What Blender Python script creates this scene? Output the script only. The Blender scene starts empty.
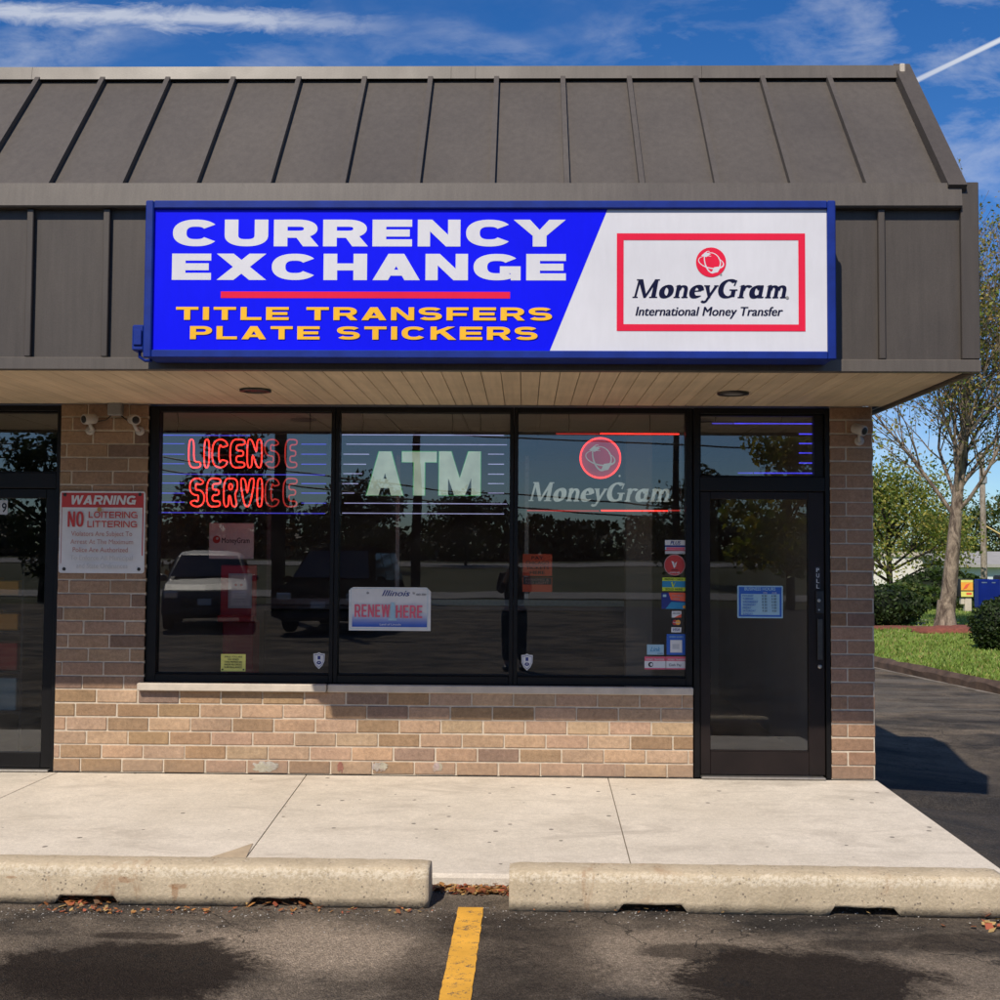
import bpy, bmesh, math, random
from mathutils import Vector, Matrix, noise as mnoise

R = math.radians
scene = bpy.context.scene
COL = scene.collection
rnd = random.Random(7)

# ------------------------------------------------------------------ camera
F_PX = 1200.0
CAM_LOC = Vector((0.0, -8.76, 1.603))
CAM_ROT = Matrix.Rotation(R(1.19), 4, 'Z') @ Matrix.Rotation(R(90 + 2.6), 4, 'X') @ Matrix.Rotation(R(0.36), 4, 'Z')
cam_data = bpy.data.cameras.new('camera')
cam_data.sensor_width = 36.0
cam_data.lens = 36.0 * F_PX / 1000.0
cam_data.clip_start = 0.05
cam_data.clip_end = 6000.0
cam = bpy.data.objects.new('camera', cam_data)
COL.objects.link(cam)
cam.matrix_world = Matrix.Translation(CAM_LOC) @ CAM_ROT
scene.camera = cam


def ray(px, py):
    d = Vector(((px - 500) / F_PX, -(py - 500) / F_PX, -1.0))
    return (CAM_ROT.to_3x3() @ d).normalized()


def onY(px, py, Y):
    d = ray(px, py)
    t = (Y - CAM_LOC.y) / d.y
    p = CAM_LOC + d * t
    return p.x, p.z


def onZ(px, py, Z):
    d = ray(px, py)
    t = (Z - CAM_LOC.z) / d.z
    return CAM_LOC + d * t


# ------------------------------------------------------------------ properties
def tag(o, label=None, cat=None, group=None, kind=None):
    if label: o['label'] = label
    if cat: o['category'] = cat
    if group: o['group'] = group
    if kind: o['kind'] = kind
    return o


def empty(name, loc=(0, 0, 0), label=None, cat=None, group=None, rz=0.0):
    o = bpy.data.objects.new(name, None)
    o.empty_display_size = 0.1
    o.location = loc
    o.rotation_euler = (0, 0, rz)
    COL.objects.link(o)
    return tag(o, label, cat, group)


# ------------------------------------------------------------------ materials
def new_mat(name):
    m = bpy.data.materials.new(name)
    m.use_nodes = True
    nt = m.node_tree
    nt.nodes.clear()
    out = nt.nodes.new('ShaderNodeOutputMaterial')
    return m, nt, out


def nd(nt, typ, **kw):
    n = nt.nodes.new(typ)
    for k, v in kw.items():
        setattr(n, k, v)
    return n


def lk(nt, a, b):
    nt.links.new(a, b)


def coords(nt, scale=(1, 1, 1), kind='Object', loc=(0, 0, 0)):
    tc = nd(nt, 'ShaderNodeTexCoord')
    mp = nd(nt, 'ShaderNodeMapping')
    mp.inputs['Scale'].default_value = scale
    mp.inputs['Location'].default_value = loc
    lk(nt, tc.outputs[kind], mp.inputs['Vector'])
    return mp.outputs['Vector']


def noise_tex(nt, vec, scale, detail=4, rough=0.55, dist=0.0):
    n = nd(nt, 'ShaderNodeTexNoise')
    n.inputs['Scale'].default_value = scale
    n.inputs['Detail'].default_value = detail
    n.inputs['Roughness'].default_value = rough
    n.inputs['Distortion'].default_value = dist
    lk(nt, vec, n.inputs['Vector'])
    return n.outputs['Fac']


def ramp(nt, fac, stops, interp='LINEAR'):
    r = nd(nt, 'ShaderNodeValToRGB')
    r.color_ramp.interpolation = interp
    el = r.color_ramp.elements
    while len(el) < len(stops):
        el.new(0.5)
    for e, (p, c) in zip(el, stops):
        e.position = p
        e.color = (c, c, c, 1) if isinstance(c, (int, float)) else (c[0], c[1], c[2], 1)
    lk(nt, fac, r.inputs['Fac'])
    return r.outputs['Color']


def mixc(nt, fac, a, b, mode='MIX'):
    m = nd(nt, 'ShaderNodeMix', data_type='RGBA', blend_type=mode)
    for sock, val in ((m.inputs[0], fac), (m.inputs[6], a), (m.inputs[7], b)):
        if hasattr(val, 'links'):
            lk(nt, val, sock)
        elif isinstance(val, (int, float)):
            sock.default_value = val if sock == m.inputs[0] else (val, val, val, 1)
        else:
            sock.default_value = (val[0], val[1], val[2], 1)
    return m.outputs[2]


def mth(nt, op, a, b=None, c=None, clamp=False):
    m = nd(nt, 'ShaderNodeMath', operation=op)
    m.use_clamp = clamp
    for i, val in enumerate((a, b, c)):
        if val is None: continue
        if hasattr(val, 'links'):
            lk(nt, val, m.inputs[i])
        else:
            m.inputs[i].default_value = val
    return m.outputs[0]


def bump(nt, height, strength=0.3, dist=0.01):
    b = nd(nt, 'ShaderNodeBump')
    b.inputs['Strength'].default_value = strength
    b.inputs['Distance'].default_value = dist
    lk(nt, height, b.inputs['Height'])
    return b.outputs['Normal']


def principled(nt, out, color, rough=0.6, metal=0.0, normal=None, spec=0.5):
    p = nd(nt, 'ShaderNodeBsdfPrincipled')
    if hasattr(color, 'links'):
        lk(nt, color, p.inputs['Base Color'])
    else:
        p.inputs['Base Color'].default_value = (color[0], color[1], color[2], 1)
    if hasattr(rough, 'links'):
        lk(nt, rough, p.inputs['Roughness'])
    else:
        p.inputs['Roughness'].default_value = rough
    p.inputs['Metallic'].default_value = metal
    p.inputs['Specular IOR Level'].default_value = spec
    if normal is not None:
        lk(nt, normal, p.inputs['Normal'])
    lk(nt, p.outputs[0], out.inputs['Surface'])
    return p


def simple(name, color, rough=0.6, metal=0.0, var=0.12, scale=6.0, bmp=0.0, bscale=80.0, spec=0.5):
    """a plain surface with a little mottling so that nothing is perfectly uniform"""
    m, nt, out = new_mat(name)
    v = coords(nt)
    n = noise_tex(nt, v, scale, 5, 0.6)
    f = ramp(nt, n, [(0.25, 1 - var), (0.75, 1 + var)])
    c = mixc(nt, 1.0, color, f, 'MULTIPLY')
    nrm = None
    if bmp:
        nrm = bump(nt, noise_tex(nt, v, bscale, 3), bmp, 0.004)
    principled(nt, out, c, rough, metal, nrm, spec)
    return m


def attr_mat(name, rough=0.8, var=0.25, scale=30, bmp=0.4, bscale=60, spec=0.3, extra=None):
    """base colour from the per-vertex colour attribute"""
    m, nt, out = new_mat(name)
    a = nd(nt, 'ShaderNodeAttribute')
    a.attribute_name = 'Col'
    v = coords(nt)
    n = noise_tex(nt, v, scale, 6, 0.65)
    f = ramp(nt, n, [(0.25, 1 - var), (0.75, 1 + var)])
    c = mixc(nt, 1.0, a.outputs['Color'], f, 'MULTIPLY')
    h = noise_tex(nt, v, bscale, 5, 0.6)
    principled(nt, out, c, rough, 0, bump(nt, h, bmp, 0.006), spec)
    return m


def emit(name, color, strength, base=(0.02, 0.02, 0.02)):
    m, nt, out = new_mat(name)
    p = principled(nt, out, base, 0.3)
    v = coords(nt)
    n = noise_tex(nt, v, 9.0, 3)
    f = ramp(nt, n, [(0.3, 0.75), (0.7, 1.15)])
    lk(nt, mixc(nt, 1.0, color, f, 'MULTIPLY'), p.inputs['Emission Color'])
    p.inputs['Emission Strength'].default_value = strength
    return m


def leaf_mat(name, sat=1.0, trans=0.35):
    m, nt, out = new_mat(name)
    a = nd(nt, 'ShaderNodeAttribute')
    a.attribute_name = 'Col'
    d = nd(nt, 'ShaderNodeBsdfPrincipled')
    lk(nt, a.outputs['Color'], d.inputs['Base Color'])
    d.inputs['Roughness'].default_value = 0.55
    d.inputs['Specular IOR Level'].default_value = 0.3
    t = nd(nt, 'ShaderNodeBsdfTranslucent')
    lk(nt, mixc(nt, 1.0, a.outputs['Color'], (1.3, 1.25, 0.5), 'MULTIPLY'), t.inputs['Color'])
    mx = nd(nt, 'ShaderNodeMixShader')
    mx.inputs[0].default_value = trans
    lk(nt, d.outputs[0], mx.inputs[1]); lk(nt, t.outputs[0], mx.inputs[2])
    lk(nt, mx.outputs[0], out.inputs['Surface'])
    return m


def glass_mat(name, refl=0.10, tint=(0.62, 0.66, 0.66)):
    m, nt, out = new_mat(name)
    tr = nd(nt, 'ShaderNodeBsdfTransparent')
    tr.inputs['Color'].default_value = (*tint, 1)
    gl = nd(nt, 'ShaderNodeBsdfGlossy')
    gl.inputs['Roughness'].default_value = 0.0
    gl.inputs['Color'].default_value = (0.95, 0.98, 1.0, 1)
    v = coords(nt)
    nz = noise_tex(nt, v, 1.6, 1, 0.4)
    lk(nt, bump(nt, nz, 0.05, 0.012), gl.inputs['Normal'])
    lw = nd(nt, 'ShaderNodeLayerWeight')
    lw.inputs['Blend'].default_value = 0.12
    f = mth(nt, 'ADD', mth(nt, 'MULTIPLY', lw.outputs['Facing'], 0.5), refl, clamp=True)
    # faint dust and smears on the pane
    ds = noise_tex(nt, coords(nt, (1, 1, 3)), 5.0, 6, 0.7)
    df = nd(nt, 'ShaderNodeBsdfDiffuse')
    df.inputs['Color'].default_value = (0.5, 0.48, 0.44, 1)
    mx = nd(nt, 'ShaderNodeMixShader')
    lk(nt, f, mx.inputs[0]); lk(nt, tr.outputs[0], mx.inputs[1]); lk(nt, gl.outputs[0], mx.inputs[2])
    m2 = nd(nt, 'ShaderNodeMixShader')
    lk(nt, ramp(nt, ds, [(0.45, 0.0), (0.9, 0.035)]), m2.inputs[0])
    lk(nt, mx.outputs[0], m2.inputs[1]); lk(nt, df.outputs[0], m2.inputs[2])
    lk(nt, m2.outputs[0], out.inputs['Surface'])
    return m


# ------------------------------------------------------------------ mesh builder
class MB:
    def __init__(self):
        self.v, self.f, self.m, self.c, self.s = [], [], [], [], []
        self.has_col = False

    def add(self, verts, faces, mi=0, col=None, smooth=False):
        b = len(self.v)
        self.v.extend([tuple(p) for p in verts])
        if col is not None:
            self.has_col = True
        cc = col or (1, 1, 1)
        self.c.extend([cc] * len(verts))
        for f in faces:
            self.f.append([b + i for i in f]); self.m.append(mi); self.s.append(smooth)

    def box(self, x0, y0, z0, x1, y1, z1, mi=0, col=None, bev=0.0, xf=None):
        if x1 < x0: x0, x1 = x1, x0
        if y1 < y0: y0, y1 = y1, y0
        if z1 < z0: z0, z1 = z1, z0
        b = min(bev, 0.45 * min(x1 - x0, y1 - y0, z1 - z0))
        lo, hi = (x0, y0, z0), (x1, y1, z1)
        if b <= 0:
            P = [(x, y, z) for x in (x0, x1) for y in (y0, y1) for z in (z0, z1)]
            Fc = [(0, 1, 3, 2), (4, 6, 7, 5), (0, 4, 5, 1), (2, 3, 7, 6), (0, 2, 6, 4), (1, 5, 7, 3)]
        else:
            P, idx = [], {}
            for sx in (0, 1):
                for sy in (0, 1):
                    for sz in (0, 1):
                        s = (sx, sy, sz)
                        for a in range(3):
                            p = []
                            for k in range(3):
                                base = hi[k] if s[k] else lo[k]
                                if k != a: base += -b if s[k] else b
                                p.append(base)
                            idx[(s, a)] = len(P); P.append(tuple(p))
            Fc = []
            for a in range(3):
                o1, o2 = [k for k in range(3) if k != a]
                for sd in (0, 1):
                    q = []
                    for (u, w) in ((0, 0), (1, 0), (1, 1), (0, 1)):
                        s = [0, 0, 0]; s[a] = sd; s[o1] = u; s[o2] = w
                        q.append(idx[(tuple(s), a)])
                    Fc.append(q)
            for e in range(3):                       # edges running along axis e
                o1, o2 = [k for k in range(3) if k != e]
                for u in (0, 1):
                    for w in (0, 1):
                        s0 = [0, 0, 0]; s0[o1] = u; s0[o2] = w
                        s1 = list(s0); s1[e] = 1
                        s0, s1 = tuple(s0), tuple(s1)
                        Fc.append([idx[(s0, o1)], idx[(s1, o1)], idx[(s1, o2)], idx[(s0, o2)]])
            for sx in (0, 1):
                for sy in (0, 1):
                    for sz in (0, 1):
                        Fc.append([idx[((sx, sy, sz), a)] for a in range(3)])
        if xf is not None:
            P = [tuple(xf @ Vector(p)) for p in P]
        self.add(P, Fc, mi, col)

    def prism(self, poly, d0, d1, axis='Y', mi=0, col=None):
        """extrude a simple polygon. axis Y: poly is (x,z); axis X: poly is (y,z); axis Z: poly is (x,y)"""
        def mk(a, b, d):
            return (a, d, b) if axis == 'Y' else ((d, a, b) if axis == 'X' else (a, b, d))
        n = len(poly)
        P = [mk(a, b, d0) for a, b in poly] + [mk(a, b, d1) for a, b in poly]
        Fc = [list(range(n)), list(range(2 * n - 1, n - 1, -1))]
        Fc += [[i, (i + 1) % n, n + (i + 1) % n, n + i] for i in range(n)]
        self.add(P, Fc, mi, col)

    def tube(self, pts, rad, n=8, mi=0, col=None, closed=False, caps=True):
        pts = [Vector(p) for p in pts]
        k = len(pts)
        if k < 2: return
        rs = rad if isinstance(rad, (list, tuple)) else [rad] * k
        P, Fc = [], []
        ref = None
        for i, p in enumerate(pts):
            if closed:
                t = pts[(i + 1) % k] - pts[i - 1]
            else:
                t = pts[min(i + 1, k - 1)] - pts[max(i - 1, 0)]
            if t.length < 1e-9: t = Vector((0, 0, 1))
            t.normalize()
            if ref is None:
                ref = Vector((0, 0, 1)) if abs(t.z) < 0.9 else Vector((1, 0, 0))
            u = (ref - t * ref.dot(t))
            if u.length < 1e-6:
                u = t.orthogonal()
            u.normalize(); ref = u
            w = t.cross(u)
            for j in range(n):
                a = 2 * math.pi * j / n
                P.append(p + (u * math.cos(a) + w * math.sin(a)) * rs[i])
        rng = k if closed else k - 1
        for i in range(rng):
            i2 = (i + 1) % k
            for j in range(n):
                j2 = (j + 1) % n
                Fc.append([i * n + j, i * n + j2, i2 * n + j2, i2 * n + j])
        if caps and not closed:
            Fc.append(list(range(n - 1, -1, -1)))
            Fc.append([(k - 1) * n + j for j in range(n)])
        self.add(P, Fc, mi, col, smooth=True)

    def lathe(self, prof, base, axis=(0, 0, 1), n=20, mi=0, col=None, smooth=True):
        """prof: (radius, distance along axis)"""
        ax = Vector(axis).normalized()
        u = ax.orthogonal().normalized(); w = ax.cross(u)
        base = Vector(base)
        P, Fc = [], []
        for r, d in prof:
            for j in range(n):
                a = 2 * math.pi * j / n
                P.append(base + ax * d + (u * math.cos(a) + w * math.sin(a)) * r)
        for i in range(len(prof) - 1):
            for j in range(n):
                j2 = (j + 1) % n
                Fc.append([i * n + j, i * n + j2, (i + 1) * n + j2, (i + 1) * n + j])
        self.add(P, Fc, mi, col, smooth)
        e = len(prof) - 1
        self.add([P[j] for j in range(n)], [list(range(n - 1, -1, -1))], mi, col)
        self.add([P[e * n + j] for j in range(n)], [list(range(n))], mi, col)

    def blob(self, c, r, seed=0, amp=0.15, fr=1.5, nu=16, nv=10, mi=0, col=None):
        c = Vector(c); r = Vector(r)
        P, Fc = [], []
        for i in range(nv + 1):
            th = math.pi * i / nv
            for j in range(nu):
                ph = 2 * math.pi * j / nu
                d = Vector((math.sin(th) * math.cos(ph), math.sin(th) * math.sin(ph), math.cos(th)))
                k = 1 + amp * mnoise.noise(d * fr + Vector((seed * 3.7, seed * 1.3, 0)))
                P.append((c.x + d.x * r.x * k, c.y + d.y * r.y * k, c.z + d.z * r.z * k))
        for i in range(nv):
            for j in range(nu):
                j2 = (j + 1) % nu
                Fc.append([i * nu + j, (i + 1) * nu + j, (i + 1) * nu + j2, i * nu + j2])
        self.add(P, Fc, mi, col, True)

    def build(self, name, mats, parent=None, fixn=True):
        me = bpy.data.meshes.new(name)
        me.from_pydata(self.v, [], self.f)
        if not isinstance(mats, (list, tuple)): mats = [mats]
        for m in mats: me.materials.append(m)
        me.polygons.foreach_set('material_index', self.m)
        me.polygons.foreach_set('use_smooth', self.s)
        if self.has_col:
            ca = me.color_attributes.new('Col', 'FLOAT_COLOR', 'POINT')
            flat = []
            for c in self.c: flat.extend((c[0], c[1], c[2], 1.0))
            ca.data.foreach_set('color', flat)
        if fixn and len(self.f) < 60000:
            bm = bmesh.new(); bm.from_mesh(me)
            bmesh.ops.recalc_face_normals(bm, faces=bm.faces)
            bm.to_mesh(me); bm.free()
        me.update()
        o = bpy.data.objects.new(name, me)
        COL.objects.link(o)
        if parent is not None: o.parent = parent
        return o


# ------------------------------------------------------------------ flat lettering (faces -Y)
class Face:
    """collects flat pieces on a plane y = Y facing the camera side; each piece sits a hair in front of the one before it"""
    def __init__(self, mb, Y, step=0.00025, thick=0.0):
        self.mb, self.y, self.step, self.y0 = mb, Y, step, Y

    def level(self, d=0.0):
        self.y = self.y0 - d

    def piece(self, pts, mi=0, col=None):
        self.y -= self.step
        self.mb.add([(x, self.y, z) for x, z in pts], [list(range(len(pts)))], mi, col)

    def strip(self, L, Rr, mi=0, col=None, closed=False):
        self.y -= self.step
        n = len(L)
        P = [(x, self.y, z) for x, z in L] + [(x, self.y, z) for x, z in Rr]
        Fc = [[i, i + 1, n + i + 1, n + i] for i in range(n - 1)]
        if closed: Fc.append([n - 1, 0, n, 2 * n - 1])
        self.mb.add(P, Fc, mi, col)

    def rect(self, x0, z0, x1, z1, mi=0, col=None):
        self.piece([(x0, z0), (x1, z0), (x1, z1), (x0, z1)], mi, col)

    def disc(self, cx, cz, r, mi=0, col=None, n=40, rz=None):
        rz = rz or r
        self.piece([(cx + r * math.cos(2 * math.pi * i / n), cz + rz * math.sin(2 * math.pi * i / n)) for i in range(n)], mi, col)

    def rrect(self, x0, z0, x1, z1, r, mi=0, col=None):
        pts = []
        for cx, cz, a0 in ((x1 - r, z1 - r, 0), (x0 + r, z1 - r, 90), (x0 + r, z0 + r, 180), (x1 - r, z0 + r, 270)):
            for k in range(7):
                a = R(a0 + 15 * k)
                pts.append((cx + r * math.cos(a), cz + r * math.sin(a)))
        self.piece(pts, mi, col)

    def frame(self, x0, z0, x1, z1, t, mi=0, col=None, tz=None):
        tz = tz or t
        self.rect(x0, z1 - tz, x1, z1, mi, col); self.rect(x0, z0, x1, z0 + tz, mi, col)
        self.rect(x0, z0 + tz, x0 + t, z1 - tz, mi, col); self.rect(x1 - t, z0 + tz, x1, z1 - tz, mi, col)

    def text(self, s, x0, z0, h, width=None, mi=0, col=None, bold=0.0, shear=0.0, align='L', res=3, fat=0.0):
        if bold > 0 and 'M' in s or bold >= .03 and fat == 0.0:      # thicken by over-printing instead of swelling the outline
            fat = max(fat, bold * .55); bold = 0.0
        if fat:
            for k in (-1, 1): self.text(s, x0 + k * fat * h, z0, h, width, mi, col, bold, shear, align, res)
        c = bpy.data.curves.new('lettering', 'FONT')
        c.body = s; c.size = 1.0; c.offset = bold; c.shear = shear; c.resolution_u = res
        o = bpy.data.objects.new('lettering', c)
        COL.objects.link(o)
        bpy.context.view_layer.update()
        me = bpy.data.meshes.new_from_object(o)
        vs = [(v.co.x, v.co.y) for v in me.vertices]
        fs = [list(p.vertices) for p in me.polygons]
        bpy.data.objects.remove(o); bpy.data.curves.remove(c); bpy.data.meshes.remove(me)
        if not vs: return
        xa = min(v[0] for v in vs); xb = max(v[0] for v in vs)
        cap = 0.68
        sz = h / cap
        sx = (width / (xb - xa)) if width else sz
        w = (xb - xa) * sx
        ox = x0 - (w if align == 'R' else (w / 2 if align == 'C' else 0))
        self.y -= self.step
        self.mb.add([(ox + (vx - xa) * sx, self.y, z0 + vy * sz) for vx, vy in vs], fs, mi, col)

    # --- nib strokes in glyph space -> world through self.xf
    def glyph(self, pieces, x0, z0, h, shear=0.0, mi=0, col=None, sx=None):
        sx = sx or h
        T = lambda p: (x0 + p[0] * sx + shear * p[1] * h, z0 + p[1] * h)
        for k in pieces:
            if k[0] == 'p': self.piece([T(p) for p in k[1]], mi, col)
            else: self.strip([T(p) for p in k[1]], [T(p) for p in k[2]], mi, col, k[3])


def se_arc(cx, cy, rx, ry, a0, a1, n=22, e=2.4):
    pts = []
    for i in range(n + 1):
        a = R(a0 + (a1 - a0) * i / n)
        ca, sa = math.cos(a), math.sin(a)
        pts.append((cx + rx * math.copysign(abs(ca) ** (2 / e), ca), cy + ry * math.copysign(abs(sa) ** (2 / e), sa)))
    return pts


def nib(pts, rx, ry, ang=0.0, closed=False):
    L, Rr = [], []
    n = len(pts)
    ca, sa = math.cos(R(ang)), math.sin(R(ang))
    for i, p in enumerate(pts):
        a = pts[i - 1] if (closed or i > 0) else pts[i]
        b = pts[(i + 1) % n] if (closed or i < n - 1) else pts[i]
        tx, ty = b[0] - a[0], b[1] - a[1]
        l = math.hypot(tx, ty) or 1
        nx, ny = -ty / l, tx / l
        ux, uy = nx * ca + ny * sa, -nx * sa + ny * ca
        dd = math.sqrt((rx * ux) ** 2 + (ry * uy) ** 2) or 1
        ox, oy = rx * rx * ux / dd, ry * ry * uy / dd
        ox, oy = ox * ca - oy * sa, ox * sa + oy * ca
        L.append((p[0] + ox, p[1] + oy)); Rr.append((p[0] - ox, p[1] - oy))
    return ('s', L, Rr, closed)


def rc(x0, y0, x1, y1):
    return ('p', [(x0, y0), (x1, y0), (x1, y1), (x0, y1)])


def sans(ch, w, s, t):
    """heavy extended capitals, cap height 1"""
    h, q = s / 2, t / 2
    if ch == 'C': return [nib(se_arc(w / 2, .5, w / 2 - h, .5 - q, 36, 324, 34), h, q)]
    if ch == 'G': return [nib(se_arc(w / 2, .5, w / 2 - h, .5 - q, 38, 318, 34), h, q), rc(w * .56, .53 - t, w, .53), rc(w - s * .72, 0.0, w, .53 - t)]
    if ch == 'S':
        m = .5; yu = (1 - q + m) / 2; ry = (1 - q - m) / 2; yl = (q + m) / 2
        pth = se_arc(w / 2, yu, w / 2 - h, ry, 25, 262, 22, 2.5) + se_arc(w / 2, yl, w / 2 - h, ry, 82, -155, 22, 2.5)
        return [nib(pth, h, q)]
    if ch == 'U': return [nib([(h, 1), (h, .7)] + se_arc(w / 2, .42, w / 2 - h, .42 - q, 180, 360, 24) + [(w - h, .7), (w - h, 1)], h, q)]
    if ch in 'RP':
        ym = .40 + q * 0.4
        yc = (1 - q + ym) / 2; ry = (1 - q - ym) / 2
        pc = [rc(0, 0, s, 1), nib([(s * .6, 1 - q)] + se_arc(w * .56, yc, w - h - w * .56, ry, 90, -90, 16, 2.3) + [(s * .6, ym)], h, q)]
        if ch == 'R': pc.append(('p', [(w * .46, ym), (w * .46 + s * 1.05, ym), (w * 1.03, 0), (w * 1.03 - s * 1.15, 0)]))
        return pc
    if ch == 'E': return [rc(0, 0, s, 1), rc(s, 1 - t, w, 1), rc(s, .5 - q, w * .94, .5 + q), rc(s, 0, w, t)]
    if ch == 'F': return [rc(0, 0, s, 1), rc(s, 1 - t, w, 1), rc(s, .46 - q, w * .92, .46 + q)]
    if ch == 'L': return [rc(0, 0, s, 1), rc(s, 0, w, t)]
    if ch == 'T': return [rc(0, 1 - t, w, 1), rc(w / 2 - h, 0, w / 2 + h, 1 - t)]
    if ch == 'I': return [rc(0, 0, s, 1)]
    if ch == 'H': return [rc(0, 0, s, 1), rc(w - s, 0, w, 1), rc(s, .5 - q, w - s, .5 + q)]
    if ch == 'N': return [rc(0, 0, s * .9, 1), rc(w - s * .9, 0, w, 1), ('p', [(0, 1), (s * 1.05, 1), (w, 0), (w - s * 1.05, 0)])]
    if ch == 'M':
        k = s * .82
        return [rc(0, 0, k, 1), rc(w - k, 0, w, 1), ('p', [(0, 1), (k * 1.35, 1), (w / 2 + k * .55, 0), (w / 2 - k * .55, 0)]),
                ('p', [(w, 1), (w - k * 1.35, 1), (w / 2 - k * .55, 0), (w / 2 + k * .55, 0)])]
    if ch == 'K': return [rc(0, 0, s, 1), ('p', [(s * .9, .38), (s * .9, .38 + t * 1.35), (w - s * 1.25, 1), (w * .99, 1)]),
                          ('p', [(w * .34, .56), (w * .34 + s * .9, .70), (w * 1.04, 0), (w * 1.04 - s * 1.25, 0)])]
    if ch == 'Y': return [('p', [(0, 1), (s * 1.2, 1), (w / 2, .62), (w - s * 1.2, 1), (w, 1), (w / 2 + h, .40), (w / 2 + h, 0), (w / 2 - h, 0), (w / 2 - h, .40)])]
    if ch == 'V': return [('p', [(0, 1), (s * 1.1, 1), (w / 2, .3), (w - s * 1.1, 1), (w, 1), (w / 2 + h * .9, 0), (w / 2 - h * .9, 0)])]
    if ch == 'W':
        k = s * .95; a = w * .25; 
        return [('p', [(0, 1), (k, 1), (a + k * .62, 0), (a - k * .45, 0)]), ('p', [(w, 1), (w - k, 1), (w - a - k * .62, 0), (w - a + k * .45, 0)]),
                ('p', [(w / 2 - k * .5, 1), (w / 2 + k * .35, 1), (a + k * .5, 0), (a - k * .4, 0)]), ('p', [(w / 2 + k * .5, 1), (w / 2 - k * .35, 1), (w - a - k * .5, 0), (w - a + k * .4, 0)])]
    if ch == 'X':
        b = 1.25 * s
        dy = (w / 2 - b) / (w - b)
        xs = (w - b) / 2
        return [('p', [(0, 1), (b, 1), (w / 2, 1 - dy), (w - b, 1), (w, 1), (w - xs, .5), (w, 0), (w - b, 0), (w / 2, dy), (b, 0), (0, 0), (xs, .5)])]
    if ch == 'A':
        a = .58 * s; b = 1.12 * s
        yT = (w / 2 - b) / (w / 2 - a)
        xo = lambda y: y * (w / 2 - a)
        yb = .17
        return [('p', [(0, 0), (b, 0), (w / 2, yT), (w / 2, 1), (w / 2 - a, 1)]), ('p', [(w, 0), (w - b, 0), (w / 2, yT), (w / 2, 1), (w / 2 + a, 1)]),
                ('p', [(xo(yb) + b * .6, yb), (w - xo(yb) - b * .6, yb), (w - xo(yb + t * .85) - b * .6, yb + t * .85), (xo(yb + t * .85) + b * .6, yb + t * .85)])]
    if ch == 'O': return [nib(se_arc(w / 2, .5, w / 2 - h, .5 - q, 0, 345, 32), h, q, 0, True)]
    return []


def sans_line(face, s, x0, x1, z0, h, widths, stem, bar, gap, space, mi=0, col=None, shear=0.0):
    tot = 0
    for ch in s:
        tot += space if ch == ' ' else (stem if ch == 'I' else widths.get(ch, 1.3)) + gap
    tot -= gap
    sx = (x1 - x0) / tot
    x = x0
    for ch in s:
        if ch == ' ':
            x += space * sx; continue
        w = stem if ch == 'I' else widths.get(ch, 1.3)
        if ch == 'Y': x -= .16 * sx; w += .12
        face.glyph(sans(ch, w, stem, bar), x, z0, h, shear, mi, col, sx=sx)
        x += (w + gap) * sx


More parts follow.
